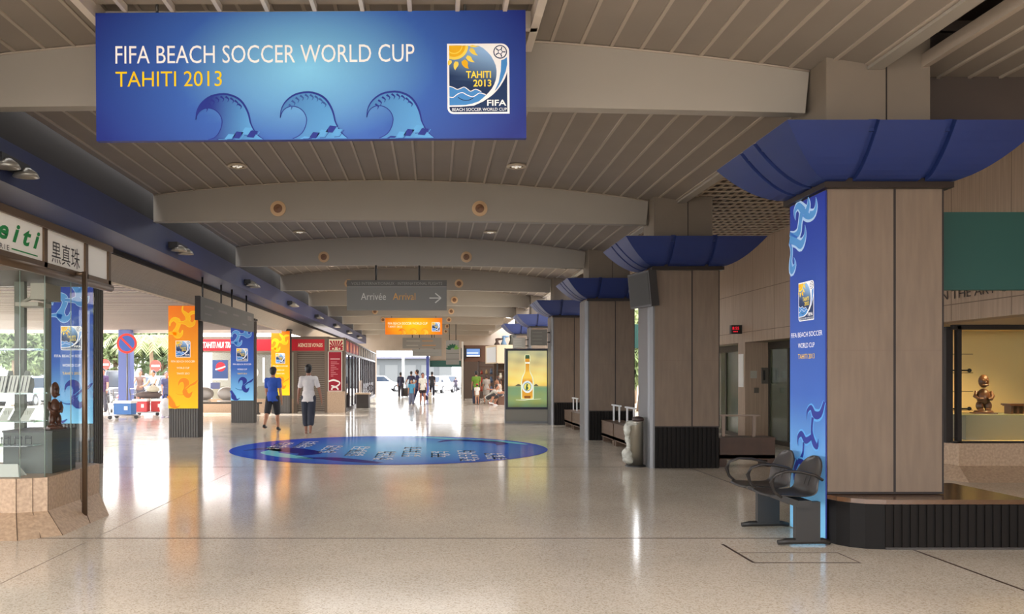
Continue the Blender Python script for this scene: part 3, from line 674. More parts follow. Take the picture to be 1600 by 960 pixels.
for P, c in (([(-2.9, -.7, .05), (-2.5, -.2, .5), (-2.0, -.5, .7), (-1.5, -1.2, .5), (-1.7, -1.7, .05)], dk), ([(-2.6, .2, .03), (-2.3, -.5, .25), (-2.3, -1.1, .35), (-1.8, -1.8, .4), (-1.3, -2.3, .1)], sw),
             ([(1.0, 1.4, .05), (1.4, 2.0, .35), (2.0, 1.7, .5), (2.4, 1.1, .35), (2.3, .6, .05)], dk), ([(.3, 2.9, .05), (1.0, 2.7, .35), (1.5, 2.2, .3), (2.1, 2.0, .3), (2.6, 1.4, .3), (2.95, .8, .1)], sw),
             ([(-1.6, -2.1, .05), (-1.0, -2.2, .4), (-.5, -2.6, .4), (0, -3.0, .2)], dk)):
    mb.ribbon(P, .0045, c, 5)
wt = lin((252, 253, 255)); rnd = random.Random(3)
for i, (px, r_) in enumerate(((438, 697), (478, 695), (517, 702), (559, 705), (601, 712), (643, 706), (687, 710), (730, 712), (772, 713))):
    Y = 1.55*F/(r_-VY); X = (px-VX)*Y/F+.92; Y -= 17.4; n = rnd.choice((3, 4, 4, 5))
    for row in range(n):
        yy = Y+(row-n/2)*.42; x = X-.15
        while x < X+.12:
            for q in range(rnd.choice((1, 2, 3))):
                if q % 2: mb.ribbon([(x, yy, .035), (x+.05, yy+.16, .035), (x+.1, yy+.01, .035)], .006, wt, 2)
                else: mb.ribbon([(x, yy, .03), (x, yy+.28, .03)], .006, wt, 1); mb.ribbon([(x, yy+.27, .06), (x+.09, yy+.25, .06)], .006, wt, 1)
            x += .12
mb.build('printed_disc', vinylmat('print_floor'), t, col=True)

# ------------------------------------------------------------ lit bottle advert
Y = 26.0; k = Y/F
t = thing('advert_lightbox', 'freestanding lit poster case with a beer bottle on a sunset sea', 'advertising lightbox', ((790-VX)*k, Y, 0)); w = 68*k
mb = MB(); mb.box(0, w, 0, .2, .06, .55); mb.build('base', mat('ad_grey', (132, 128, 120), .5), t)
mb = MB(); mb.box(-.02, w+.02, -.06, .26, 0, .07); mb.build('foot', M_met, t)
zb_, zt_ = H-(640-VY)*k, H-(545-VY)*k
mb = MB(); fw = .07
for a in ((0, fw, zb_, zt_), (w-fw, w, zb_, zt_), (fw, w-fw, zb_, zb_+fw), (fw, w-fw, zt_-fw, zt_)): mb.box(a[0], a[1], -.03, .2, a[2], a[3])
mb.build('frame', mat('ad_black', (18, 18, 40), .35), t)
mb = MB(); mb.box(-.02, -.0, -.02, .22, .07, zt_+.02); mb.box(w, w+.02, -.02, .22, .07, zt_+.02); mb.build('side_rails', M_met, t)
mb = MB(); pw, ph = w-2*fw, zt_-zb_-2*fw; mb.T = facing_cam(fw, -.008, zb_+fw)
sk = [(.0, (96, 104, 60)), (.12, (150, 160, 90)), (.36, (120, 150, 110)), (.375, (226, 190, 92)), (.45, (244, 214, 110)), (.62, (226, 202, 120)), (.8, (190, 176, 124)), (1.01, (166, 170, 140))]
def ac(p):
    v = p[1]/ph; u = p[0]/pw
    for (a, ca), (b, cb) in zip(sk, sk[1:]):
        if v <= b:
            c = mixc(lin(ca), lin(cb), (v-a)/(b-a)); break
    f = .5+.5*math.sin(u*9+v*14)*math.sin(v*23-u*5); c = mixc(c, lin((250, 236, 160)) if v > .37 else lin((90, 150, 130)), .35*f)
    return c
mb.grid(0, pw, 0, ph, 28, 44, 0, ac)
for x, s_ in ((.27, 1), (.72, .8)):
    mb.poly([((x-.1*s_)*pw, .372*ph), ((x+.09*s_)*pw, .372*ph), ((x+.03*s_)*pw, .405*ph), ((x-.01)*pw, .41*ph)], .002, lin((90, 92, 70)))
def bo(sc):
    P = [(-.13, .15), (-.135, .19), (-.135, .45), (-.12, .52), (-.065, .61), (-.05, .66), (-.05, .8), (-.06, .81), (-.06, .9), (-.045, .92)]
    return [((.5+x*sc)*pw, y*ph+(.0 if sc == 1 else (-.01*ph if y < .5 else .01*ph))) for x, y in P]+[((.5-x*sc)*pw, y*ph+(.0 if sc == 1 else (-.01*ph if y < .5 else .01*ph))) for x, y in P[::-1]]
mb.poly(bo(1.22), .004, lin((222, 236, 200))); mb.poly(bo(1), .006, lambda p: mixc(lin((206, 140, 40)), lin((250, 205, 90)), math.sin(p[1]*30)*.5+.5))
mb.poly([(.45*pw, .77*ph), (.55*pw, .77*ph), (.55*pw, .80*ph), (.45*pw, .80*ph)], .008, lin((235, 235, 220))); mb.poly([(.445*pw, .86*ph), (.555*pw, .86*ph), (.55*pw, .925*ph), (.45*pw, .925*ph)], .008, lin((60, 90, 60)))
ell = lambda r, q=1: [(.5*pw+r*pw*math.cos(t_), .36*ph+r*q*pw*math.sin(t_)) for t_ in [2*math.pi*i/28 for i in range(28)]]
mb.poly(ell(.135, 1.15), .008, lin((236, 240, 232))); mb.poly(ell(.10, 1.1), .010, lin((40, 120, 150))); mb.poly(ell(.085, 1.1), .012, lin((250, 225, 110)))
mb.poly([(.45*pw, .31*ph), (.5*pw, .30*ph), (.53*pw, .34*ph), (.5*pw, .37*ph), (.52*pw, .4*ph), (.48*pw, .42*ph), (.46*pw, .36*ph)], .014, lin((60, 96, 60)))
for i in range(16):
    a_ = math.radians(25+i*9); c0 = (.5*pw+.117*pw*math.cos(a_), .36*ph+.134*pw*math.sin(a_)); mb.ribbon([(c0[0], c0[1]-.008, .008), (c0[0], c0[1]+.01, .008)], .014, lin((40, 90, 140)), 1)
mb.poly([(.42*pw, .155*ph), (.58*pw, .155*ph), (.58*pw, .2*ph), (.42*pw, .2*ph)], .008, lin((140, 84, 30)))
mb.ribbon([(.2*pw, .13*ph, .008), (.4*pw, .125*ph, .02), (.55*pw, .135*ph, .015), (.85*pw, .145*ph, .008)], .006, lin((235, 238, 215)), 4)
mb.build('poster', printmat('print_ad', .45), t, col=True)

# ------------------------------------------------------------ jewellery kiosk, left foreground
M_stone = mat('kiosk_stone', (186, 160, 134), .5, noise=.3, nscale=30, rgb2=(168, 142, 118)); M_brz = mat('bronze_frame', (104, 84, 66), .35, .6)
t = thing('jewellery_kiosk', 'glass jewellery kiosk on a stone base with white signs above', 'shop kiosk', (-3.8, 8.1, 0)); K = (3.8, -8.1)
def kk(P): return [(x+3.8, y-8.1) for x, y in P]
mb = MB(); mb.prism(kk([(-3.8, 8.19), (-3.8, 9.45), (-4.1, 9.6), (-7.2, 9.6), (-7.2, 8.07), (-4.05, 8.07)]), 0, .53); mb.build('stone_base', M_stone, t)
mb = MB(); up = [(-7.2, 8.07), (-4.05, 8.07), (-3.8, 8.19), (-3.8, 9.45)]; lo = [(-7.2, 7.71), (-3.86, 7.71), (-3.56, 7.98), (-3.56, 9.12)]
for (a, b), (c, d) in zip(zip(up, up[1:]), zip(lo, lo[1:])):
    if a[0] < -7: c = (-7.2, 7.71)
    q = [(c[0]+3.8, c[1]-8.1, 0), (d[0]+3.8, d[1]-8.1, 0), (b[0]+3.8, b[1]-8.1, .2), (a[0]+3.8, a[1]-8.1, .2)]; mb.quad(*q)
mb.quad((lo[3][0]+3.8, lo[3][1]-8.1, 0), (0, 1.35, 0), (0, 1.35, .2), (0, 1.34, .2)); mb.build('splayed_skirt', M_stone, t)
mb = MB(); J = lambda a, b, z0=.205, z1=.53: mb.tube([(a[0]+3.8, a[1]-8.1, z0), (b[0]+3.8, b[1]-8.1, z1)], .004, 4)
for (x, y), (u, v) in (((-4.05, 8.065), (-3.86, 7.71)), ((-3.92, 8.13), (-3.71, 7.85)), ((-3.8, 8.19), (-3.56, 7.98)), ((-3.8, 8.95), (-3.56, 8.62))):
    J((x, y), (x, y)); J((u, v), (x, y), .003, .2)
mb.build('stone_joints', mat('stone_joint', (96, 76, 60), .8), t)
fz0, fz1 = 2.56, 3.02
mb = MB(); g = .05
mb.box(-.02, .05, -1.9, 1.57, fz0, fz0+.07); mb.box(-.03, .06, -1.9, 1.6, fz1-.06, fz1+.01); mb.box(-.1, -.03, -1.9, 1.5, fz0, fz1)
for y in (-1.9, -.09, .86, 1.49): mb.box(-.01, .05, y, y+.07, fz0, fz1)
mb.tube([(.02, -1.9, fz0-.01), (.02, 1.62, fz0-.01)], .045, 10); mb.tube([(.02, -1.9, fz1-.01), (.02, 1.62, fz1-.01)], .035, 10)
mb.box(-3.4, .0, -1.9, 1.57, fz1-.04, fz1); mb.box(-3.4, .03, 1.5, 1.57, fz0, fz1)
mb.build('fascia_frame', M_brz, t)
mb = MB(); mb.box(-3.4, .0, -.0, 1.5, 2.56, 2.60); mb.build('soffit', mat('kiosk_soffit', (92, 84, 72), .6), t)
mb = MB(); W_ = lin((236, 233, 226)); mb.T = facing_right(.03, -1.85, 0)
def pn(a, b): mb.poly([(a, fz0+.07), (b, fz0+.07), (b, fz1-.06), (a, fz1-.06)], 0, W_)
pn(.0, 1.76); pn(1.83, 2.71); pn(2.78, 3.34)
G_ = (20, 130, 66)
text(mb, 'eiti', .94, 1.71, 2.73, 2.90, .003, G_, shear=.35, bold=.03, space=1.5); text(mb, 'RIE', .97, 1.13, 2.645, 2.69, .003, (60, 60, 60), space=1.4)
mb.poly([(1.17, 2.662), (1.66, 2.662), (1.66, 2.674), (1.17, 2.674)], .003, lin(G_)); text(mb, '黒真珠', 1.95, 2.6, 2.655, 2.87, .003, (52, 50, 50))
mb.build('sign_panels', printmat('print_sign'), t, col=True)
mb = MB(); mb.tube([(.14, .62, .05), (.14, .62, 2.62)], .028, 10); mb.tube([(.14, .62, 2.6), (.02, .62, 2.6)], .02, 6); mb.build('corner_post', M_brz, t)
mb = MB(); gz = .53
def pane(a, b, z0=gz, z1=2.56):
    (x0, y0), (x1, y1) = a, b; mb.quad((x0+3.8, y0-8.1, z0), (x1+3.8, y1-8.1, z0), (x1+3.8, y1-8.1, z1), (x0+3.8, y0-8.1, z1))
pane((-7.1, 8.12), (-4.04, 8.12)); pane((-4.04, 8.12), (-3.84, 8.21)); pane((-3.84, 8.21), (-3.84, 9.4)); pane((-3.84, 9.4), (-4.12, 9.52)); pane((-4.12, 9.52), (-7.1, 9.52))
mb.build('glass_panes', M_gl, t)
mb = MB()
for x, y in ((-4.04, 8.12), (-3.84, 8.21), (-3.84, 8.8)): mb.tube([(x+3.8, y-8.1, gz), (x+3.8, y-8.1, 2.56)], .005, 4)
mb.build('pane_edges', mat('glass_edge', (150, 170, 160), .3), t)
M_up = mat('upright_green', (100, 104, 90), .5)
for (x, y, w_) in ((-4.59, 9.1, .11), (-4.40, 9.38, .06)):
    mb = MB(); mb.box(x+3.8, x+3.8+w_, y-8.1, y-8.04, .53, 2.56); mb.build('upright', M_up, t)
mb = MB(); mb.box(-.42, -.26, .6, .95, 2.33, 2.5); mb.box(-.58, -.34, .6, .9, 2.26, 2.30); mb.tube([(-.56, .7, 2.3), (-.4, .75, 2.4)], .02); mb.build('ceiling_lamp_box', mat('lampbox', (170, 164, 148), .5), t)
M_shg = glassmat('glass_shelf', (.8, .9, .85), .25)
for n, z in enumerate((1.80, 1.36, 1.08, .84)):
    mb = MB(); mb.box(-2.8, -.14 if n < 3 else -.2, .1, .38, z-.012, z); sh_ = mb.build('glass_shelf', M_shg, t)
    mb = MB(); mb.tube([(-.4, .34, z-.02), (-.4, .34, z-.15)], .01); mb.build('shelf_bracket', M_brz, sh_)
M_vel = mat('velvet_grey', (122, 126, 118), .8, noise=.2, nscale=14); M_vel2 = mat('velvet_pale', (206, 208, 200), .7); M_pearl = mat('pearl', (60, 62, 66), .2)
def bust(x, y, z, s=1, label=''):
    b = thing('necklace_bust', label, 'jewellery display', (x, y, z), 0, 'necklace busts in the kiosk')
    mb = MB(); mb.T = Matrix.Scale(s, 4); mb.prism([(-.09, -.02), (.09, -.02), (.07, .03), (-.07, .03)], 0, .02)
    pv = None
    for zz, w_, yy in ((0, .10, -.03), (.10, .11, -.015), (.17, .09, .01), (.20, .045, .02), (.27, .03, .03)):
        cu = [mb.vert((q_*w_, yy+abs(q_)*.02, zz)) for q_ in (-1, -.4, .4, 1)]
        if pv:
            for i in range(3): mb.face((pv[i], pv[i+1], cu[i+1], cu[i]))
        pv = cu
    mb.prism([(-.05, .0), (.05, 0), (.05, .04), (-.05, .04)], 0, .2)
    mb.build('stand', M_vel, b)
    m2 = MB(); m2.T = Matrix.Scale(s, 4)
    m2.tube([(.05*math.sin(a), -.03-.012*math.cos(a)*0+.02*(1+math.cos(a))*.5, .13-.07*(-math.cos(a))) for a in [2*math.pi*i/14 for i in range(14)]], .006, 5, closed=True); m2.build('necklace', M_pearl, b)
for n, x in enumerate((-4.62, -4.44, -4.27, -4.1)): bust(x, 8.35, 1.36, .82, ['necklace bust at the left edge of the upper glass shelf', 'second necklace bust from the left on the upper glass shelf', 'third necklace bust from the left on the upper glass shelf', 'rightmost necklace bust on the upper glass shelf'][n])
ordw = ['first', 'second', 'third', 'fourth', 'fifth', 'sixth', 'seventh', 'eighth', 'ninth', 'tenth']
for n in range(9):
    x = -4.92+n*.108; o = MB(); o.prism([(-.05, -.05), (.05, -.05), (.05, .03), (-.05, .03)], 0, .01)
    o.quad((-.06, -.05, .01), (.03, -.05, .01), (.06, .03, .13), (-.03, .03, .13)); o.quad((.03, -.049, .01), (-.06, -.049, .01), (-.03, .031, .13), (.06, .031, .13))
    for i in range(3): o.box(-.03+i*.02, -.02+i*.02, -.02, -.01, .02, .1)
    ob = o.build('bracelet_ramp', M_vel if n % 2 else M_vel2); ob.location = (x, 8.32, 1.08)
    tag(ob, 'slanted bracelet ramp on the middle kiosk shelf, %s from the left' % ordw[n], 'jewellery display', 'bracelet ramps on the middle kiosk shelf')
for n in range(10):
    o = MB(); o.lathe([(.012, 0), (.004, .01), (.004, .05), (.009, .055), (.009, .07), (.002, .075)], n=8)
    ob = o.build('ring_stand', M_pearl); ob.location = (-4.7+n*.065, 8.3, .845); tag(ob, 'tiny ring stand on the low kiosk shelf, %s from the left' % ordw[n], 'jewellery display', 'ring stands on the low kiosk shelf')
for n, x in enumerate((-4.55, -4.24)):
    o = MB(); o.quad((-.15, 0, 0), (.15, 0, 0), (.1, .08, .12), (-.1, .08, .12)); o.quad((-.15, .16, 0), (-.1, .08, .12), (.1, .08, .12), (.15, .16, 0)); o.box(-.13, .13, .02, .14, 0, .01)
    ob = o.build('display_card', M_vel2); ob.location = (x, 8.2, .532); tag(ob, ['folded pale display card on the kiosk floor, left one', 'folded pale display card on the kiosk floor, beside the plinth'][n], 'display card')
for n in range(7):
    x = -4.75+n*.115; o = MB(); o.quad((-.045, 0, 0), (.045, 0, 0), (.045, .07, .17), (-.045, .07, .17)); o.box(-.04, .04, .0, .08, -.004, .0)
    o.cur = 1
    for q_ in (-.02, .02): o.quad((q_-.004, -.003, .01), (q_+.004, -.003, .01), (q_+.004, .063, .16), (q_-.004, .063, .16))
    ob = o.build('necklace_board', [M_vel2, M_pearl]); ob.location = (x, 8.22, 1.364); tag(ob, 'slanted necklace board on the upper kiosk shelf, %s from the left' % ordw[n], 'jewellery display', 'necklace boards on the upper kiosk shelf')
for n in range(8):
    x = -4.75+n*.105; o = MB(); o.tube([(-.03, 0, .0), (-.03, 0, .09), (.03, 0, .09), (.03, 0, 0)], .004, 5); o.box(-.035, .035, -.015, .015, 0, .008)
    for q_ in range(4): o.ball((-.021+q_*.014, -.003, .07), .006, 6, 4)
    ob = o.build('earring_rack', M_pearl); ob.location = (x, 8.24, .842); tag(ob, 'small earring rack on the low kiosk shelf, %s from the left' % ordw[n], 'jewellery display', 'earring racks on the low kiosk shelf')
# plinth and carved figure inside the kiosk
t = thing('display_plinth', 'grey display plinth under the carved wooden figure in the kiosk', 'plinth', (-4.4, 8.5, .531))
mb = MB(); mb.box(0, .5, 0, .55, 0, .42); mb.build('body', mat('plinth_grey', (104, 110, 106), .6), t); mb = MB(); mb.box(-.01, .51, -.01, .56, .42, .437); mb.build('top_slab', mat('plinth_top', (84, 86, 84), .5), t)
def tiki(name, label, loc, h, m, rz=0, arms=True, slim=1):
    t = thing(name, label, 'sculpture', loc, rz); s = h; t.scale = (slim, slim, 1)
    mb = MB(); mb.smooth = True; mb.lathe([(.22*s, 0), (.23*s, .03*s), (.20*s, .08*s)], n=16)
    for sx in (-1, 1):
        mb.ball((.09*s*sx, -.02*s, .2*s), (.09*s, .10*s, .13*s)); mb.ball((.08*s*sx, -.07*s, .1*s), (.07*s, .1*s, .04*s))
        if arms: mb.tube([(.15*s*sx, 0, .56*s), (.2*s*sx, -.03*s, .44*s), (.13*s*sx, -.13*s, .37*s), (.04*s*sx, -.16*s, .38*s)], [.05*s, .045*s, .04*s, .03*s], 8)
        mb.ball((.045*s*sx, -.118*s, .84*s), (.035*s, .03*s, .03*s))
    mb.ball((0, 0, .42*s), (.16*s, .14*s, .22*s)); mb.ball((0, -.01*s, .82*s), (.12*s, .125*s, .17*s)); mb.ball((0, -.15*s, .72*s), (.08*s, .03*s, .03*s)); mb.ball((0, -.16*s, .79*s), (.03*s, .03*s, .05*s))
    mb.build('carved_body', m, t); mb = MB(); mb.box(-.25*s, .25*s, -.22*s, .22*s, -.0, .03*s); mb.build('base_block', m, t); return t
tiki('carved_figure', 'dark red wooden carved figure standing on the kiosk plinth', (-4.0, 8.78, .97), .50, mat('carved_wood', (104, 62, 44), .35, noise=.3, nscale=10), .9, slim=.72)

# ------------------------------------------------------------ museum window, right
M_gal = mat('gallery_wall', (222, 196, 140), .8); M_frm = mat('window_frame', (34, 28, 26), .4)
mb = MB(); mb.box(7.9, 13, 12.2, 12.6, .2, .53); mb.prism([(7.62, 12.5), (7.7, 12.2), (7.9, 12.2), (7.9, 15.4), (7.55, 15.4)], .2, .53); mb.box(7.3, 7.9, 14.9, 15.6, 0, 2.27)
mb.quad((7.62, 11.85, 0), (13, 11.85, 0), (13, 12.2, .2), (7.7, 12.2, .2)); mb.quad((7.35, 12.4, 0), (7.62, 11.85, 0), (7.7, 12.2, .2), (7.6, 12.6, .2)); mb.quad((7.35, 15.4, 0), (7.35, 12.4, 0), (7.6, 12.6, .2), (7.55, 15.4, .2))
struct(mb, 'wall_gallery', M_stone)
mb = MB(); mb.box(7.6, 13, 14.6, 14.7, .53, 2.6); mb.box(7.6, 13, 12.3, 14.7, 2.30, 2.34); mb.box(12.9, 13, 12.2, 14.7, .5, 2.4); mb.box(7.7, 13, 12.4, 14.6, .5, .535)
struct(mb, 'wall_gallery_inside', M_gal)
mb = MB(); mb.box(7.62, 12.9, 12.2, 12.28, 2.2, 2.27); mb.box(7.62, 12.9, 12.2, 12.28, .53, .56)
for x in (7.68, 9.3, 11.2): mb.box(x, x+.06, 12.2, 12.28, .53, 2.25)
mb.box(7.56, 7.66, 12.28, 12.38, .53, 2.25); mb.box(7.5, 7.56, 12.4, 15, .53, .57); mb.box(7.5, 7.56, 12.4, 15, 2.2, 2.27)
o = struct(mb, 'window_1', M_frm)
mb = MB(); mb.box(7.74, 12.9, 12.235, 12.241, .56, 2.2); mb.build('window_glass', M_gl, o)
mb = MB(); mb.box(8.15, 12.5, 12.75, 13.35, .535, .91); tag(mb.build('display_plinth', mat('plinth_olive', (142, 136, 116), .7)), 'long pale green plinth inside the museum window', 'plinth')
mb = MB(); mb.box(8.0, 12.4, 12.75, 13.45, .91, .925); tag(mb.build('display_shelf', mat('plinth_lip', (150, 146, 110), .6)), 'thin top board of the museum window plinth', 'shelf')
M_dw = mat('old_wood', (92, 56, 30), .35, noise=.3, nscale=8)
tiki('museum_figure', 'crouching dark wood figure lit yellow in the museum window', (8.62, 13.05, .926), .62, M_dw, -.3)
t = thing('carved_stool', 'low carved four-legged stool to the right of the museum figure', 'stool', (8.95, 12.9, .926)); mb = MB()
mb.prism([(0, 0), (.34, 0), (.34, .2), (0, .2)], .12, .15); mb.box(-.02, .36, -.01, .21, .135, .16); mb.build('seat', M_dw, t)
for x in (.03, .12, .21, .30):
    mb = MB(); mb.box(x-.015, x+.02, .02, .18, 0, .12); mb.build('leg', M_dw, t)
for n, x in enumerate((8.75, 9.25)):
    t = thing('gallery_spot', ['small ceiling spotlight above the museum figure', 'small ceiling spotlight at the right edge of the museum window'][n], 'spotlight', (x, 12.5, 2.30)); mb = MB(); mb.lathe([(.03, -.08), (.035, -.02), (.02, 0)], n=12); mb.build('housing', M_met, t)
    mb = MB(); mb.lathe([(.024, -.082), (.024, -.0815)], n=12); mb.build('bulb', mat('bulb_warm', (255, 220, 150), emit=12), t)
light('SPOT', 'gallery_light', (8.75, 12.52, 2.2), (math.radians(35), 0, math.radians(-5)), 95, (1, .72, .36), spot_size=1.6, spot_blend=.8, shadow_soft_size=.03)
light('SPOT', 'gallery_light', (9.25, 12.52, 2.2), (math.radians(30), 0, math.radians(10)), 55, (1, .72, .36), spot_size=1.8, spot_blend=.8, shadow_soft_size=.03)
light('AREA', 'gallery_glow', (10, 13.4, 2.28), (0, 0, 0), 2, (1, .74, .40), shape='RECTANGLE', size=3, size_y=.6)
mb = MB()
for i in range(4): mb.box(7.75, 8.1, 12.5, 12.52, 1.0+i*.28, 1.01+i*.28)
for y_ in (1.03, 1.6): mb.tube([(7.74, 12.4, y_), (7.98, 12.4, y_)], .012); mb.ball((7.98, 12.4, y_), .03)
tag(mb.build('wall_bracket', M_frm), 'small black bracket arms at the left of the museum window', 'bracket')
# text on the wall above the window
mb = MB(); mb.T = facing_left(6.99, 11.75, 0); text(mb, 'GALLERY IN THE ART OF', -.75, 1.75, 2.56, 2.68, 0, (60, 50, 44))
tag(mb.build('wall_lettering', printmat('print'), col=True), 'dark capital lettering on the wall under the teal band', 'lettering')

# ------------------------------------------------------------ tandem seats by the near pillar
M_seat = mat('seat_black', (52, 48, 46), .38, .3); M_leg = mat('seat_leg', (34, 31, 29), .5)
t = thing('tandem_seat', 'black metal two-seat bench in front of the tall blue banner', 'tandem bench', (3.3, 7.5, 0))
def shell(y0):
    mb = MB(); W2 = .25; prof = [(-.28, .43), (-.25, .455), (-.1, .44), (.05, .435), (.12, .45), (.15, .50), (.17, .56), (.2, .64), (.235, .72), (.255, .77), (.26, .79)]
    wd = [.21, .235, .25, .25, .25, .25, .25, .245, .21, .13, .05]; g = []
    for (x, z), w_ in zip(prof, wd):
        g.append([(mb.vert((x-(.03*(abs(u)**2)) if z > .5 else x, y0+.27+u*w_, z+(.012*u*u if z < .5 else 0))), ) [0] for u in (-1, -.7, -.35, 0, .35, .7, 1)])
    mb.smooth = True
    for a, b in zip(g, g[1:]):
        for i in range(6): mb.face((a[i], a[i+1], b[i+1], b[i]))
    o = mb.build('seat_shell', M_seat, t); so = o.modifiers.new('thickness', 'SOLIDIFY'); so.thickness = .018; so.offset = 0
    sb = o.modifiers.new('smooth', 'SUBSURF'); sb.levels = 1; sb.render_levels = 1
    # vertical seam lines on the seat back
    m2 = MB()
    for u in (-.12, -.04, .04, .12): m2.tube([(.146, y0+.27+u, .52), (.164, y0+.27+u, .58), (.19, y0+.27+u, .64)], .003, 4)
    m2.build('back_seams', M_leg, o)
shell(-.06); shell(.52)
def arm(y0):
    mb = MB(); P = [(.17, y0, .60), (.1, y0, .645), (-.03, y0, .675), (-.16, y0, .68), (-.25, y0, .65), (-.285, y0, .58), (-.26, y0, .5), (-.2, y0, .445)]
    mb.tube(P, .017, 8, sq=(1.3, .8)); mb.build('armrest', M_seat, t)
for y0 in (-.07, .49, 1.07): arm(y0)
mb = MB(); mb.box(-.06, .06, -.1, 1.1, .36, .42); mb.build('beam', M_leg, t)
for y0 in (.0, .88):
    mb = MB(); mb.prism([(-.05, y0-.03), (.17, y0-.03), (.17, y0+.03), (-.05, y0+.03)], .05, .40); mb.build('pedestal', M_leg, t)
    mb = MB(); mb.tube([(-.2, y0, .03), (-.12, y0, .04), (.2, y0, .045), (.27, y0, .03)], [.022, .028, .028, .022], 8); mb.build('foot', M_leg, t)
# ------------------------------------------------------------ wooden benches with metal rails
M_bw = mat('bench_wood', (92, 72, 56), .45, noise=.2, nscale=4, stretch=(1, 1, 4)); M_bwd = mat('bench_wood_dark', (74, 52, 40), .5, noise=.2, nscale=4); M_hoop = mat('hoop_white', (214, 214, 216), .35, .3)
def bench(loc, rz, L, label, m, hoop=M_hoop, hl=None):
    t = thing('rail_bench', label, 'bench', loc, rz, 'wooden benches with metal rails')
    mb = MB(); mb.box(0, L, 0, .45, .14, .47); mb.box(0, L, 0, .03, .12, .2); mb.build('body', m, t)
    mb = MB(); mb.box(-.01, L+.01, -.01, .46, .47, .49); mb.build('top_board', m, t)
    for x in (.0, L-.12):
        mb = MB(); mb.box(x, x+.12, .02, .43, 0, .14); mb.build('leg', m, t)
    a, b = hl or (.28*L, .75*L); mb = MB()
    mb.box(a-.12, b+.12, .18, .23, .83, .86); mb.box(a, a+.05, .185, .215, .49, .83); mb.box(b, b+.05, .185, .215, .49, .83); mb.build('rail', hoop, t)
for n, (y, L, lb) in enumerate(((19.15, 1.2, 'rail bench nearest the third pillar, between second and third pillar'), (17.85, 1.25, 'middle rail bench of the row, left of the bin'), (16.5, 1.25, 'rail bench directly behind the steel bin'))):
    bench((3.86, y, 0), -math.pi/2, L, lb, M_bw)
for n, (y, lb) in enumerate(((24.6, 'far rail bench, right beside the fourth pillar'), (23.2, 'rail bench between the third and fourth pillar, nearer one'))):
    bench((3.86, y, 0), -math.pi/2, 1.25, lb, M_bw)
bench((4.76, 13.85, 0), 0, .92, 'dark wooden rail bench right of the second pillar', M_bwd, mat('hoop_brown', (124, 106, 92), .4, .3), (.1, .62))
# ------------------------------------------------------------ steel bin with bag
t = thing('litter_bin', 'steel cylinder bin with a clear bag hanging over its side', 'bin', (3.38, 13.95, 0)); mb = MB(); mb.smooth = True
mb.lathe([(.13, .03), (.13, .74), (.135, .76), (.12, .76), (.12, .70)], n=24); mb.build('drum', mat('steel_drum', (186, 180, 166), .28, .9), t)
mb = MB(); mb.lathe([(.17, 0), (.17, .02), (.12, .035)], n=24); mb.build('foot_ring', M_leg, t)
mb = MB(); mb.smooth = True; mb.lathe([(.08, .74), (.1, .78), (.09, .82), (.02, .84)], cx=.04, n=14); mb.build('lid', mat('bin_lid', (60, 44, 40), .5), t)
bag = mat('bag_clear', (206, 206, 196), .25, alpha=.7, noise=.25, nscale=9, bump=1)
mb = MB(); mb.smooth = True; rr = random.Random(5)
for p, r in (((-.04, -.02, .72), (.13, .13, .045)), ((-.15, -.05, .62), (.06, .08, .12)), ((-.14, -.04, .48), (.045, .06, .1)), ((-.13, -.05, .36), (.04, .05, .12)), ((-.15, -.05, .2), (.09, .09, .12)), ((-.13, -.06, .12), (.1, .08, .07))): mb.ball(p, r, 14, 10)
o = mb.build('plastic_bag', bag, t); rm = o.modifiers.new('join', 'REMESH'); rm.mode = 'VOXEL'; rm.voxel_size = .012; rm.use_smooth_shade = True
dm = o.modifiers.new('crinkle', 'DISPLACE'); tx_ = bpy.data.textures.new('crinkle', 'CLOUDS'); tx_.noise_scale = .05; dm.texture = tx_; dm.strength = .035
# ------------------------------------------------------------ monitor on the second pillar
t = thing('wall_monitor', 'grey monitor mounted at the top left corner of the second pillar', 'monitor', (3.45, 13.75, 2.65), .0)
mb = MB(); mb.T = Matrix.Rotation(math.radians(-76), 4, 'Z') @ Matrix.Rotation(math.radians(6), 4, 'X'); mb.box(-.42, .3, 0, .14, 0, .58); mb.build('case', mat('monitor_case', (52, 50, 50), .5), t)
mb = MB(); mb.T = Matrix.Rotation(math.radians(-76), 4, 'Z') @ Matrix.Rotation(math.radians(6), 4, 'X'); mb.box(-.39, .27, -.006, 0, .03, .55); mb.build('screen', mat('screen_grey', (58, 57, 55), .6, spec=.2), t)
mb = MB(); mb.tube([(0, .05, .55), (.1, .0, .62), (.26, .05, .62)], .03); mb.build('bracket', M_brz, t)
# small red LED sign and wall bits
t = thing('led_sign', 'small black box sign with red lit characters on the right wall', 'sign', (6.86, 18.9, 2.46)); mb = MB(); mb.box(-.1, .14, 0, .12, 0, .2); mb.build('box', M_leg, t)
mb = MB(); mb.T = facing_cam(-.08, -.004, .04); text(mb, '8:55', 0, .15, .05, .12, 0, (255, 40, 60)); text(mb, '---', .02, .12, .0, .02, 0, (255, 40, 60)); mb.build('lit_characters', printmat('print_led', .6), t, col=True)
mb = MB(); mb.box(6.988, 7.0, 18.8, 19.1, 1.25, 2.0); mb.box(6.985, 6.99, 18.84, 19.06, 1.6, 1.62); tag(mb.build('notice_sheet', mat('paper', (226, 222, 214), .5)), 'tall white notice sheet on the narrow pier between the glass doors', 'notice')
mb = MB(); mb.box(7.12, 7.26, 18.70, 18.72, 1.45, 1.62); tag(mb.build('notice_plate', mat('notice', (170, 164, 150), .5)), 'small pale notice plate on the wall between the glass doors', 'notice')
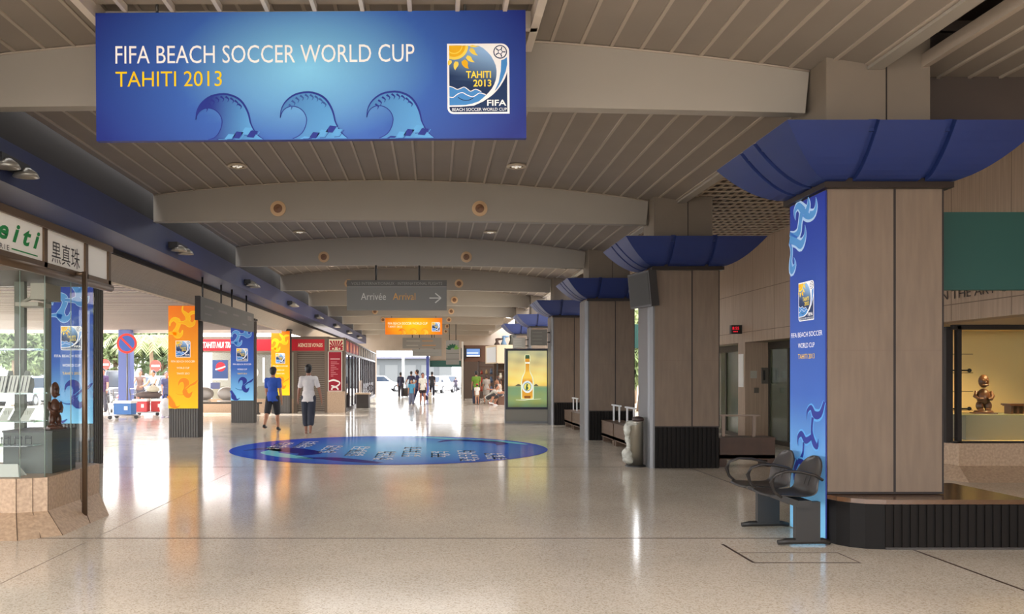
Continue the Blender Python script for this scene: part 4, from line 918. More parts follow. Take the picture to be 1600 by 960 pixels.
t = thing('wall_phone', 'grey wall intercom beside the glass door', 'intercom', (7.36, 18.66, 1.33)); mb = MB(); mb.box(0, .14, 0, .06, 0, .36); mb.build('case', mat('intercom', (96, 88, 78), .5), t); mb = MB(); mb.box(.02, .06, -.03, 0, .08, .3); mb.build('handset', M_leg, t)
mb = MB(); mb.box(7.2, 7.3, 18.69, 18.72, 1.12, 1.24); tag(mb.build('card_reader', mat('intercom', (96, 88, 78))), 'small square card reader below the pale notice plate', 'card reader')
def nosign(name, loc, r, label, kind=0, rot=None, post=None):
    t = thing(name, label, 'traffic sign', loc); mb = MB(); mb.T = facing_cam(0, 0, 0)
    red, blu, wh = lin((214, 60, 52)), lin((60, 92, 170)), lin((240, 240, 240))
    mb.poly(circ(0, 0, r, 28), 0, red); 
    if kind == 0:
        mb.poly(circ(0, 0, r*.78, 28), .003, blu); mb.ribbon([(-.58*r, .58*r, .2*r), (.58*r, -.58*r, .2*r)], .006, red, 1)
    else: mb.poly([(-.7*r, -.17*r), (.7*r, -.17*r), (.7*r, .17*r), (-.7*r, .17*r)], .003, wh)
    mb.build('face', printmat('print'), t, col=True); b = MB(); b.T = facing_cam(0, 0, 0); b.prism(circ(0, 0, r, 28), -.03, -.002); b.build('back_plate', M_met, t)
    if post is not None: b = MB(); b.tube([(0, .05, -loc[2]-.07), (0, .05, r*.5)], .03); b.build('post', M_met, t)
nosign('door_sign', (7.46, 19.9, 1.5), .1, 'small red no-entry disc sign on the right glass door', 1)
# ------------------------------------------------------------ ceiling downlights, vents, spotlights
M_em = mat('downlight_glow', (255, 245, 230), .2, emit=.35)
names = []
proto = None; i = 0
for y in (9.8, 12.7, 18.6, 24.4, 30.2, 36):
    for x in (-3.0, 1.26):
        i += 1; z = vz(x); t = thing('ceiling_downlight', 'recessed ceiling downlight in bay %d' % i, 'ceiling light', (x, y, z-.012), 0, 'recessed downlights in the vaulted ceiling')
        if proto is None:
            mb = MB(); mb.lathe([(.15, .0), (.15, -.02), (.115, -.03), (.115, -.0)], n=24); ring_ = mb.build('trim_ring', mat('trim_cream', (196, 180, 156), .5), t)
            mb = MB(); mb.lathe([(.11, -.01), (.11, -.004)], n=20); ref_ = mb.build('reflector', mat('reflector', (70, 68, 70), .15, .9), t)
            b_ = MB()
            for a in range(4): b_.ball((.05*math.cos(a*1.57), .05*math.sin(a*1.57), -.018), (.028, .028, .012), 8, 6)
            bulb_ = b_.build('bulbs', M_em, t); proto = t
        else:
            for q in (ring_, ref_, bulb_): c = q.copy(); C.objects.link(c); c.parent = t
        side_ = 'left' if x < 0 else 'right'
        t['label'] = 'recessed downlight on the %s, %s' % (side_, {9.8: 'just past the first beam, beside the big banner', 12.7: 'just before the second beam', 18.6: 'just before the third beam', 24.4: 'just before the fourth beam', 30.2: 'just before the fifth beam', 36: 'just before the sixth beam, farthest'}[y])
pv_ = None
ordn = ['first', 'second', 'third', 'fourth', 'fifth', 'sixth', 'seventh', 'eighth', 'ninth']
for n, y in enumerate(BY[1:], 1):
    for x in (-2.62, .77):
        t = thing('ceiling_speaker', 'round cream grille on the %s side of the %s beam' % ('left' if x < 0 else 'right', ordn[n]), 'speaker', (x, y-.002, 4.33), 0, 'round grilles on the ceiling beams')
        if pv_ is None:
            mb = MB(); mb.T = facing_cam(0, 0, 0); mb.lathe([(.13, 0), (.13, .02), (.075, .03), (.075, .0)], n=28); a1 = mb.build('rim', mat('grille_rim', (206, 170, 130), .5), t)
            mb = MB(); mb.T = facing_cam(0, 0, 0); mb.lathe([(.075, 0), (.075, .012), (.03, .02), (.01, .03)], n=24); a2 = mb.build('grille', mat('grille_brown', (130, 92, 66), .5), t); pv_ = 1
        else:
            for q in (a1, a2): c = q.copy(); C.objects.link(c); c.parent = t
M_spot = mat('spot_grey', (168, 162, 150), .35, .5); pr = None
for n, y in enumerate((8.9, 14.9, 20.8, 26.9, 33, 39, 45, 51)):
    t = thing('twin_spotlight', '%s twin spotlight from the camera on the blue beam' % (ordn[n]), 'spotlight', (-4.72, y, 3.8), 0, 'twin spotlights on the blue beam')
    if pr is None:
        mb = MB(); mb.box(0, .16, -.12, .5, .0, .1); b1 = mb.build('housing', mat('spot_dark', (44, 42, 42), .5), t); b2 = []
        for yy in (-.1, .32):
            mb = MB(); mb.smooth = True; mb.lathe([(.04, .05), (.10, .0), (.12, -.05), (.10, -.055), (.05, -.02)], cx=.16, cy=yy+.08, n=14, sx=1.2); b2.append(mb.build('lamp_head', M_spot, t))
        pr = 1
    else:
        for q in [b1]+b2: c = q.copy(); C.objects.link(c); c.parent = t
# ------------------------------------------------------------ travel shop, left background
M_sf = mat('shop_frame', (112, 96, 82), .5); M_red = (190, 34, 46)
t = thing('travel_shop', 'travel agency shop front with red sign band and closed shutter', 'shop', (-9.6, 33.2, 0)); ox = 9.6
mb = MB(); mb.box(0, 4.0, 0, .25, 0, .55); mb.build('stone_plinth', M_stone, t)
mb = MB(); mb.box(5.36, 6.05, -.1, .3, 0, .85); mb.build('corner_plinth', M_stone, t)
mb = MB()
for a in ((0, 6.05, -.02, .3, 2.93, 3.0), (0, 6.05, -.02, .3, 2.4, 2.47), (0, .08, 0, .2, 0, 2.95), (1.75, 1.83, 0, .2, 0, 2.45), (4.0, 4.14, 0, .25, 0, 2.45), (5.24, 5.36, -.05, .3, 0, 3.0), (5.92, 6.05, 0, .2, 0, 2.95)): mb.box(*a)
mb.box(0, 5.4, .3, 5, 2.95, 3.05); mb.build('shop_frame', M_sf, t)
mb = MB(); mb.T = facing_cam(0, -.03, 0)
mb.poly([(.05, 2.47), (5.24, 2.47), (5.24, 2.93), (.05, 2.93)], 0, lin(M_red)); text(mb, 'TAHITI NUI TRAVEL', .40, 1.83, 2.58, 2.82, .003, (245, 240, 225), shear=.25, bold=.02); text(mb, 'AGENCE DE VOYAGES', 4.18, 5.16, 2.62, 2.77, .003, (245, 225, 190), bold=.02)
def sun_panel(x0, x1, z0, z1):
    mb.poly([(x0, z0), (x1, z0), (x1, z1), (x0, z1)], 0, lin((235, 222, 190))); c = ((x0+x1)/2, z0+.02); w = x1-x0
    for i in range(11):
        a = math.radians(10+i*16); r1 = min(.44*w/max(abs(math.cos(a)), .01), (z1-z0-.08)/max(math.sin(a), .01)); mb.ribbon([(c[0]+.12*math.cos(a), c[1]+.12*math.sin(a), .03), (c[0]+r1*math.cos(a), c[1]+r1*math.sin(a), .075)], .004, lin((170, 26, 48)), 2)
    for s_ in (-1, 1): mb.poly(circ(c[0]+s_*.13, c[1]+.08, .08, 14), .006, lin((170, 26, 48))); mb.poly(circ(c[0]+s_*.13, c[1]+.06, .04, 12), .008, lin((235, 222, 190)))
mb.T = facing_cam(0, -.06, 0); sun_panel(5.42, 6.0, 2.47, 2.93); mb.build('sign_band', printmat('print'), t, col=True)
mb = MB(); mb.box(0, 4.0, .1, .11, .55, 2.4); mb.build('shop_glass', M_gl, t)
mb = MB(); z = .05
while z < 2.4: mb.box(4.14, 5.24, .08, .11, z, z+.055); z += .075
mb.build('roller_shutter', mat('shutter', (96, 82, 72), .5), t)
mb = MB(); mb.box(0, 5.4, 2.8, 2.9, 0, 2.95); mb.build('back_wall', mat('shop_wall', (150, 142, 128), .7), t)
mb = MB(); mb.T = facing_cam(5.42, -.126, 0); mb.poly([(0, .88), (.5, .88), (.5, 2.42), (0, 2.42)], 0, lin((150, 26, 44)))
for i in range(9): mb.poly([(.08, 1.45+i*.07), (.08+.1+.25*((i*37) % 10)/10, 1.45+i*.07), (.08+.1+.25*((i*37) % 10)/10, 1.475+i*.07), (.08, 1.475+i*.07)], .003, lin((205, 130, 135)))
mb.poly([(.06, 2.12), (.44, 2.12), (.44, 2.16), (.06, 2.16)], .003, lin((220, 170, 170)))
wh = lin((240, 235, 228)); mb.ribbon([(.0, 1.25, .05), (.2, 1.3, .07), (.44, 1.2, .05), (.3, 1.05, .06), (.1, 1.08, .05)], .004, wh); mb.ribbon([(.12, .9, .05), (.14, .99, .06), (.27, 1.02, .06), (.36, .96, .06), (.36, .9, .05)], .004, wh)
mb.build('red_poster', printmat('print'), t, col=True); mb = MB(); mb.box(5.39, 5.95, -.12, -.10, .86, 2.44); mb.build('poster_board', mat('board', (225, 220, 210)), t)
mb = MB(); mb.T = facing_cam(.75, .04, 0); mb.poly([(0, 1.3), (.62, 1.3), (.62, 2.1), (0, 2.1)], 0, lin((64, 84, 130))); mb.poly(circ(.33, 1.83, .19, 20), .003, lin((190, 50, 60))); mb.ribbon([(.12, 1.72, .05), (.35, 1.78, .06), (.52, 1.85, .05)], .005, wh); mb.poly([(0, 1.3), (.62, 1.3), (.62, 1.36), (0, 1.36)], .003, wh)
mb.build('window_poster', printmat('print'), t, col=True); mb = MB(); mb.T = facing_cam(.75, .04, 0)
mb.poly([(-.08, .95), (.3, .95), (.3, 1.2), (-.08, 1.2)], 0, lin((90, 96, 130))); mb.poly([(2.0, 1.2), (2.1, 1.2), (2.1, 2.2), (2.0, 2.2)], 0, wh); mb.poly(circ(1.6, 1.6, .25, 20), .003, lin((205, 208, 205))); mb.ribbon([(1.25, 1.2, .05), (1.4, 1.55, .08), (1.75, 1.7, .06)], .005, lin((240, 240, 240)))
mb.build('window_decals', printmat('print'), t, col=True)
# receding glazed arcade right of it
t = thing('glazed_arcade', 'row of dark-framed glass shop windows receding to the far opening', 'shop front', (-3.62, 33.8, 0), .022); mb = MB(); L = 24.5
mb.box(-.06, .06, 0, L, 2.35, 2.45); mb.box(-.08, .08, 0, L, 2.93, 3.0); mb.box(-.05, .05, 0, L, .0, .12)
ys = [0, 1.9, 3.8, 5.7, 7.6]+[9.5+k*1.9 for k in range(8)]+[L-.05]
for n, yy in enumerate(ys): mb.box(-.05, .05, yy, yy+.1, 0, 2.95)
mb.build('mullions', mat('arcade_frame', (52, 42, 46), .4, .4), t)
mb = MB(); mb.box(-.01, .01, 0, L, .12, 2.35); mb.build('glass', M_gl, t)
mb = MB(); mb.box(-.02, .02, 7.6, L, 2.45, 2.93); mb.build('fascia_panel', mat('arcade_fascia', (128, 116, 98), .6), t)
mb = MB(); mb.T = facing_right(.03, 0, 0)
for k in range(4): mb.poly([(.1+k*1.9, 2.47), (1.85+k*1.9, 2.47), (1.85+k*1.9, 2.92), (.1+k*1.9, 2.92)], 0, lin((150, 30, 40))); mb.poly(circ(.97+k*1.9, 2.68, .16, 12), .004, lin((230, 170, 90)))
mb.build('red_signs', printmat('print'), t, col=True)
mb = MB(); mb.box(-.02, .02, 8.2, 10.5, .12, 1.2); mb.box(-.6, -.02, 8.4, 11.5, .1, 1.0); mb.build('display_counter', M_stone, t)
t = thing('market_stall_counter', 'small dark counter with pale top beside the glass arcade', 'counter', (-3.5, 37.5, 0)); mb = MB(); mb.box(0, .55, 0, .9, 0, .62); mb.build('body', mat('counter_dark', (58, 50, 48)), t); mb = MB(); mb.box(-.05, .6, -.05, .95, .62, .68); mb.build('counter_top', M_stone, t)
# tandem seats in front of the travel shop
t = thing('round_back_seats', 'row of round grey metal seats in front of the travel shop', 'tandem bench', (-9.3, 31.9, 0)); M_alu = mat('alu_seat', (136, 130, 124), .35, .5)
for n in range(3):
    mb = MB(); mb.smooth = True; mb.ball((.45+n*.85, .2, .78), (.36, .05, .27), 16, 10); mb.build('backrest', M_alu, t)
    mb = MB(); mb.ball((.45+n*.85, -.05, .5), (.33, .25, .04), 14, 6); mb.build('seat', M_alu, t)
mb = MB(); mb.box(0, 2.7, .0, .08, .4, .46); mb.build('beam', M_leg, t)
for x in (.1, 2.55):
    mb = MB(); mb.box(x-.03, x+.03, -.03, .1, .05, .42); mb.box(x-.03, x+.03, -.25, .3, 0, .05); mb.build('leg', M_leg, t)
# ------------------------------------------------------------ shops far right
M_cb = mat('fascia_brown', (96, 64, 46), .6, noise=.1)
t = thing('souvenir_shop', 'far shop with brown fascia and dark stocked interior', 'shop', (1.7, 48, 0)); mb = MB()
mb.box(0, 2.9, 0, .2, 2.25, 3.2); mb.build('fascia', M_cb, t)
mb = MB(); mb.box(0, .08, 0, .2, 0, 3.2); mb.box(.85, .95, 0, .2, 0, 2.3); mb.box(1.9, 2.0, 0, .2, 0, 2.3); mb.box(2.8, 2.9, 0, .2, 0, 2.3); mb.build('posts', mat('shop_post', (64, 48, 40), .5), t)
mb = MB(); mb.box(0, 3.4, 4.5, 4.6, 0, 3.2); mb.box(3.3, 3.4, 0, 4.6, 0, 3.2); mb.build('rear_walls', mat('shop_inner', (84, 66, 54), .8), t)
for n, z in enumerate((.5, 1.0, 1.5, 1.95)):
    mb = MB(); mb.box(.95, 2.8, .6, 1.0, z, z+.03); mb.build('shelf', M_cb, t)
mb = MB(); mb.box(-.1, -.0, -.2, .1, 0, 3.4); mb.build('pale_post', mat('post_pale', (206, 200, 190), .5), t)
rr = random.Random(11); cols = [(170, 70, 50), (200, 170, 120), (90, 110, 140), (220, 210, 190), (130, 60, 40), (210, 130, 60)]
for n in range(18):
    z = (.53, 1.03, 1.53)[n // 6]; mb = MB(); mb.smooth = True; r_ = rr.uniform(.06, .1); hh = rr.uniform(.18, .36); mb.lathe([(r_, 0), (r_*1.1, hh*.5), (r_*.6, hh*.8), (r_*.7, hh)], n=10)
    o = mb.build('souvenir_vase', mat('souvenir_%d' % (n % 6), cols[n % 6], .5)); o.location = (1.7+1.1+(n % 6)*.28, 48.8, z); tag(o, '%s souvenir from the left on the %s shelf of the far brown shop' % (ordw[n % 6], ('lowest', 'middle', 'upper')[n // 6]), 'souvenir', 'souvenirs on the far shop shelves')
t = thing('display_screen', 'blue and white screen on the brown fascia of the far shop', 'screen', (1.85, 47.88, 2.52)); mb = MB(); mb.box(0, .82, 0, .1, 0, .5); mb.build('case', M_leg, t)
mb = MB(); mb.T = facing_cam(0, -.004, 0); mb.poly([(.03, .03), (.79, .03), (.79, .47), (.03, .47)], 0, lin((92, 124, 176))); mb.poly([(.03, .03), (.79, .03), (.79, .1), (.03, .1)], .002, lin((225, 228, 235))); mb.poly([(.05, .2), (.7, .2), (.7, .26), (.05, .26)], .002, lin((190, 200, 220))); mb.build('picture', printmat('print_screen', .7), t, col=True)
mb = MB(); mb.tube([(-.06, .06, .25), (-.2, .1, .8)], .03); mb.box(-.3, .0, .0, .12, -.1, .5); mb.build('mount', M_leg, t)
t = thing('corner_booth', 'cream upper box of the booth left of the advert lightbox', 'booth', (2.8, 43, 0)); mb = MB()
mb.prism([(0, 2.2), (.45, 0), (2.0, 0), (2.0, 2.2)], 2.1, 3.05); mb.build('upper_box', mat('booth_cream', (218, 196, 166), .6), t)
mb = MB(); mb.T = Matrix.Translation((0, 0, 0)); mb.quad((.03, 1.95, 2.15), (.41, .1, 2.15), (.41, .1, 2.95), (.03, 1.95, 2.95)); mb.build('white_panel', mat('booth_white', (222, 222, 226), .5), t)
for x, y_ in ((.45, .1), (1.3, .1), (1.9, .1)):
    mb = MB(); mb.box(x, x+.08, y_, y_+.08, 0, 2.1); mb.build('post', M_leg, t)
for z in (.7, 1.25, 1.7):
    mb = MB(); mb.box(.5, 1.9, .5, .9, z, z+.04); mb.build('shelf', M_cb, t)
mb = MB(); mb.box(.4, 2.0, 1.4, 1.5, 0, 2.1); mb.build('back_panel', mat('shop_inner', (84, 66, 54)), t)
for n in range(8):
    mb = MB(); mb.smooth = True; mb.lathe([(.06, 0), (.09, .12), (.05, .25), (.06, .3)], n=10); o = mb.build('souvenir_vase', mat('souvenir_%d' % ((n*2+1) % 6), cols[(n*2+1) % 6])); o.location = (3.5+.33*(n % 4), 43.7, (.74, 1.29)[n // 4]); tag(o, '%s souvenir from the left on the %s shelf under the cream booth' % (ordw[n % 4], ('lower', 'upper')[n // 4]), 'souvenir', 'souvenirs in the corner booth')
for n, (x, s_, c) in enumerate(((3.0, .35, (70, 50, 40)), (3.35, .5, (110, 140, 170)), (3.75, .55, (60, 60, 50)), (4.2, .5, (90, 70, 50)))):
    mb = MB(); mb.smooth = True; mb.lathe([(.12, 0), (.16, .1*s_), (.07, .5*s_), (.1, .8*s_), (.03, s_)], n=12); mb.ball((.1, 0, s_*.9), (.2, .08, .06)); o = mb.build('booth_ornament', mat('orn_%d' % n, c)); o.location = (x+.3, 43.5, 3.05)
    tag(o, ['small dark ornament at the left end of the cream booth top', 'blue-grey ornament on the cream booth top, second from left', 'dark olive ornament on the cream booth top, third from left', 'brown ornament on the cream booth top, rightmost'][n], 'ornament')
# ------------------------------------------------------------ people
SK = (176, 124, 96)
def person(label, loc, head, hgt, body, pose, voxel=.014, top=None, topc=(60, 90, 170), bottom=None, botc=(44, 46, 58), shoes=(30, 30, 34), hair=(30, 24, 22), hat=None, skin=SK, sleeve=.55, face=False, long_hair=False, extra=None):
    t = thing('person', label, 'person', loc, head); s = hgt; V = Vector
    def dn(a, ab=0): return V((math.sin(ab), math.sin(a)*math.cos(ab), -math.cos(a)*math.cos(ab)))
    R = math.radians; lean = R(pose.get('lean', 3)); hip = V((0, 0, .53)); up = V((0, math.sin(lean), math.cos(lean)))
    neck = hip+up*.29; headc = neck+up*.045+V((0, .012, .075)); J = {}
    low = 9
    for sd, k in ((-1, 'L'), (1, 'R')):
        th, kn = pose.get('leg'+k, (0, 0)); th, kn = R(th), R(kn); ab = R(pose.get('spread', 2))*sd
        h0 = hip+V((.052*sd, 0, -.01)); kn_ = h0+dn(th, ab)*.245; an = kn_+dn(th-kn, ab*.5)*.24; low = min(low, an.z-.04); J['h'+k], J['k'+k], J['a'+k] = h0, kn_, an
        sh = neck+V(((.098-.006*pose.get('fem', 0))*sd, 0, -.02)); a0, abd, el = pose.get('arm'+k, (5, 8, 12)); a0, abd, el = R(a0), R(abd)*sd, R(el)
        e = sh+dn(a0+lean*.3, abd)*.17; w_ = e+dn(a0+el, abd*.6)*.145; J['s'+k], J['e'+k], J['w'+k] = sh, e, w_; J['d'+k] = dn(a0+el+.15, abd*.3)
    off = V((0, 0, -low))
    low0 = min(low, pose.get('floor', low)); off = V((0, 0, -low0))
    for k in J:
        if k[0] != 'd': J[k] = (J[k]+off)*s
    hip, neck, headc = (hip+off)*s, (neck+off)*s, (headc+off)*s
    fem = pose.get('fem', 0)
    def capsule(mb, a, ra, b, rb): mb.tube([a, a*.5+b*.5, b], [ra*s, (ra+rb)*.5*s, rb*s], 10); mb.ball(a, ra*s, 10, 8); mb.ball(b, rb*s, 10, 8)
    def remesh(o, v=voxel):
        m = o.modifiers.new('skin', 'REMESH'); m.mode = 'VOXEL'; m.voxel_size = v; m.use_smooth_shade = True
        m = o.modifiers.new('soften', 'SMOOTH'); m.factor = .5; m.iterations = 3; return o
    rot = Matrix.Rotation(-lean, 3, 'X')
    # body: one continuous surface
    mb = MB(); L_ = lambda f: hip*(1-f)+neck*f
    def torso(mb, q=0, sh=1):
        mb.ball(L_(.02), ((.082+fem*.012+q)*s, (.066+q)*s, (.09+q)*s), 14, 10, rot); mb.ball(L_(.42), ((.074-fem*.008+q)*s, (.056+q)*s, (.12+q)*s), 14, 10, rot)
        mb.ball(L_(.75), ((.090-fem*.01+q)*s, (.062+q)*s, (.105+q)*s), 14, 10, rot)
        for k in 'LR': capsule(mb, L_(.88), .05+q, J['s'+k], .038+q)
    torso(mb); capsule(mb, neck-V((0, 0, .02))*s, .036, headc-V((0, .012, .03))*s, .033)
    mb.ball(headc, (.047*s, .056*s, .068*s), 16, 12); mb.ball(headc+V((0, .02, -.035))*s, (.034*s, .034*s, .032*s), 10, 8); mb.ball(headc+V((0, .060, -.008))*s, (.009*s, .012*s, .014*s), 8, 6)
    for sd in (-1, 1): mb.ball(headc+V((.048*sd, 0, -.003))*s, (.006*s, .011*s, .018*s), 8, 6)
    for k, sd in (('L', -1), ('R', 1)):
        capsule(mb, J['h'+k], .055, J['k'+k], .036); capsule(mb, J['k'+k], .035, J['a'+k], .021); mb.ball(J['k'+k]*.65+J['a'+k]*.35-V((0, .008, 0))*s, (.034*s, .036*s, .06*s), 10, 8)
        capsule(mb, J['a'+k]+V((0, -.02, -.025))*s, .018, J['a'+k]+V((0, .085, -.03))*s, .014)
        capsule(mb, J['s'+k], .034, J['e'+k], .024); capsule(mb, J['e'+k], .025, J['w'+k], .016)
        d = J['d'+k]; w_ = J['w'+k]; pc = w_+d*.035*s; mb.ball(pc, (.014*s, .023*s, .030*s), 10, 8); side_ = V((0, 1, 0))
        if voxel < .011:
            for f in range(4):
                b0 = w_+d*.055*s+V((0, (f-1.5)*.0115*s, 0)); ln = (.036, .042, .04, .032)[f]*s; b1 = b0+d*ln*.5; b2 = b1+(d+V((-.5*sd, 0, -.1))).normalized()*ln*.5
                mb.tube([b0, b1, b2], [.0062*s, .0056*s, .0046*s], 6); mb.ball(b2, .0047*s, 6, 4)
            mb.tube([pc+V((0, .015, .01))*s, pc+V((-.006*sd, .032, -.012))*s, pc+V((-.008*sd, .034, -.03))*s], [.008*s, .007*s, .005*s], 6)
        else: mb.ball(w_+d*.07*s, (.011*s, .018*s, .025*s), 8, 6)
    remesh(mb.build('body', mat('skin_%d' % skin[0], skin, .55), t), min(voxel, .012))
    if top:
        mb = MB(); q = .007 if top != 'tight' else .005
        torso(mb, q); 
        hem = L_(-.22 if top != 'tight' else -.05); mb.tube([L_(.3), L_(.05), hem], [(.080+q)*s, (.090+q)*s, (.099+q)*s], 16, sq=(1, .84)); 
        if sleeve:
            for k in 'LR': e = J['s'+k]*(1-sleeve)+J['e'+k]*sleeve if sleeve <= 1 else J['e'+k]; capsule(mb, J['s'+k], .040, e, .037); 
            if sleeve > 1:
                for k in 'LR': capsule(mb, J['e'+k], .034, J['w'+k]*(sleeve-1)+J['e'+k]*(2-sleeve), .028)
        if top == 'shirt': mb.tube([neck-V((.03, 0, -.012))*s, neck+V((0, -.03, .018))*s, neck+V((.03, 0, .012))*s], .014*s, 6)
        remesh(mb.build('shirt', mat('cloth_%d_%d_%d' % topc, topc, .8, noise=.12, nscale=7, bump=.6), t))
    if bottom:
        mb = MB(); mb.ball(L_(.0), (.090*s, .074*s, .085*s), 14, 10, rot); f = {'shorts': .95, 'long': 2, 'capri': 1.55, 'short': .5, 'skirt': .8}[bottom]
        for k in 'LR':
            h0, k0, a0 = J['h'+k], J['k'+k], J['a'+k]
            if f <= 1: capsule(mb, h0, .062, h0*(1-f)+k0*f, .054)
            else: capsule(mb, h0, .062, k0, .056); capsule(mb, k0, .055, k0*(2-f)+a0*(f-1)-V((0, 0, -.02))*s*(f == 2), .048)
        if bottom == 'skirt': mb.tube([L_(-.1), (J['kL']+J['kR'])*.5+V((0, 0, .04))*s], [.09*s, .11*s], 14)
        remesh(mb.build('trousers', mat('cloth_%d_%d_%d' % botc, botc, .8, noise=.12, nscale=7, bump=.5), t))
    if shoes:
        for k in 'LR':
            mb = MB(); a = J['a'+k]; mb.ball(a+V((0, .035, -.026))*s, (.030*s, .075*s, .020*s), 12, 8); mb.ball(a+V((0, -.008, -.012))*s, (.028*s, .034*s, .034*s), 10, 8); remesh(mb.build('shoe', mat('shoe_%d' % shoes[0], shoes, .5), t))
    if hair:
        mb = MB(); mb.ball(headc+V((0, -.012, .014))*s, (.054*s, .058*s, .066*s), 16, 12); mb.ball(headc+V((0, -.028, -.012))*s, (.046*s, .036*s, .052*s), 12, 8)
        if long_hair: mb.tube([headc+V((0, -.04, 0))*s, headc+V((0, -.06, -.08))*s, headc+V((0, -.062, -.17))*s], [.045*s, .036*s, .018*s], 10)
        remesh(mb.build('hair', mat('hair_%d' % hair[0], hair, .5), t), min(voxel, .012))
    if hat:
        mb = MB(); mb.ball(headc+V((0, -.004, .03))*s, (.058*s, .066*s, .052*s), 14, 10); mb.tube([headc+V((0, .03, .035))*s, headc+V((0, .105, .024))*s], [.05*s, .034*s], 10, sq=(1, .16)); remesh(mb.build('cap', mat('hat_%d' % hat[0], hat, .7), t), .011)
    if face:
        for sd in (-1, 1): mb = MB(); mb.ball(headc+V((.018*sd, .051, .008))*s, (.006*s, .004*s, .004*s), 8, 6); mb.build('eye', M_leg, t)
        mb = MB(); mb.ball(headc+V((0, .052, -.038))*s, (.014*s, .004*s, .004*s), 8, 6); mb.build('mouth', mat('lips', (150, 80, 74)), t)
    return t
def at(px, fy): Y = H*F/(fy-VY); return ((px-VX)*Y/F, Y, 0)
away, toward = 0, math.pi
x, y, z = at(426, 673); person('man in a blue T-shirt, dark shorts and cap, walking away', (x, y, 0), -.12, 1.72, 0, dict(lean=3, legL=(-20, 14), legR=(12, 6), armL=(14, 8, 18), armR=(-6, 9, 14)), .0095, 'tee', (44, 84, 178), 'shorts', (38, 38, 46), (28, 28, 30), (28, 22, 20), hat=(28, 28, 36), sleeve=.6)
x, y, z = at(482, 678); person('man in a white short-sleeved shirt and dark trousers, walking away', (x, y, 0), .05, 1.77, 0, dict(lean=2, legL=(8, 6), legR=(-9, 12), armL=(8, 14, 12), armR=(-4, 20, 10), spread=-2), .0095, 'shirt', (222, 216, 214), 'capri', (44, 48, 62), None, (22, 18, 18), sleeve=.65, skin=(150, 106, 86))
W1 = dict(lean=2, legL=(16, 6), legR=(-16, 12), armL=(-10, 6, 10), armR=(12, 6, 14)); W2 = dict(lean=2, legL=(-14, 14), legR=(14, 5), armL=(10, 12, 20), armR=(-10, 12, 14)); ST = dict(lean=1, legL=(2, 3), legR=(-3, 2), armL=(8, 7, 15), armR=(6, 7, 20))
DK = (46, 46, 66)
def far(label, px, fy, hy, pose, face=False, rz=away, **kw):
    x, y, z = at(px, fy); hg = H-(hy-VY)*y/F; return person(label, (x, y, 0), rz, hg/.985, 0, pose, .02, face=face, **kw)
far('leftmost dark silhouetted person pulling a bag before the far opening', 626, 621, 583, W1, top='tee', topc=DK, bottom='long', botc=(50, 44, 50), sleeve=1.4)
far('dark silhouetted person with spread arms behind the child in blue', 642.5, 621, 581.5, dict(W2, armL=(5, 28, 40), armR=(5, 26, 40)), top='tee', topc=(48, 46, 70), bottom='long', botc=(40, 40, 56))
far('tall dark silhouetted person striding left of the woman in white', 653, 629, 578.5, dict(lean=4, legL=(-26, 20), legR=(20, 4), armL=(15, 10, 40), armR=(-5, 8, 20)), rz=math.pi/2, top='tee', topc=(40, 44, 84), bottom='long', botc=(38, 42, 80))
far('small child in a light blue top and jeans walking toward the camera', 643, 633, 595, ST, True, toward, top='tee', topc=(84, 156, 190), bottom='long', botc=(104, 108, 130), hair=(74, 54, 40))
far('woman in a white T-shirt and dark shorts standing in the hall', 660.5, 633, 584.5, dict(ST, fem=1, legL=(5, 4), legR=(-6, 8)), True, toward, top='tee', topc=(232, 228, 216), bottom='short', botc=(56, 44, 50), long_hair=True, hair=(40, 34, 60), skin=(168, 112, 94))
far('broad dark silhouetted man walking right of the woman in white', 675, 620, 582, W1, top='tee', topc=(50, 48, 54), bottom='long', botc=(44, 44, 60))
far('toddler in pale clothes between the woman and the broad man', 672, 632, 610, ST, True, toward, top='tee', topc=(216, 206, 186), bottom='long', botc=(206, 196, 176), hair=(150, 90, 74))
far('far person beside the parked vehicles outside the right opening', 712, 613, 590, W2, top='tee', topc=(60, 54, 70), bottom='long', botc=(50, 50, 60))
far('person in a bright green shirt facing the far shop', 744, 632, 581.5, ST, top='tee', topc=(104, 138, 44), bottom='long', botc=(44, 50, 66))
far('child in a red cap and white shirt in front of the green shirt', 745.5, 633, 601, ST, top='tee', topc=(228, 220, 210), bottom='short', botc=(176, 140, 110), hat=(206, 56, 60))
far('person in grey clothes behind the crouching man', 760, 631.5, 587, dict(ST, fem=1), top='tee', topc=(168, 158, 148), bottom='skirt', botc=(150, 140, 130), hair=(60, 40, 34))
CR = dict(lean=48, legL=(98, 128), legR=(112, 140), armL=(66, 14, 22), armR=(60, 10, 30), spread=14)
x, y, z = at(763, 634); person('man in a grey T-shirt crouching on the floor by the advert', (x, y, 0), -2.0, 1.75, 0, CR, .016, 'tee', (186, 180, 168), 'shorts', (60, 56, 56), (220, 220, 220), (54, 40, 34), face=True)
SI = dict(lean=12, legL=(84, 92), legR=(88, 86), armL=(40, 8, 50), armR=(35, 8, 60), spread=6)
x, y, z = at(782, 633); person('dark-haired seated person partly hidden behind the advert lightbox', (x, y, 0), 1.9, 1.68, 0, SI, .018, 'tee', (196, 182, 170), 'short', (64, 60, 66), (150, 50, 40), (44, 30, 26), face=True, long_hair=True)
t = thing('wooden_box_seat', 'brown box seat under the seated person by the advert', 'seat', (x-.02, y, 0), 1.9); mb = MB(); mb.box(-.22, .22, -.25, .2, 0, .40); mb.build('body', M_cb, t); mb = MB(); mb.box(-.24, .24, -.27, .22, .40, .43); mb.build('seat', M_cb, t)
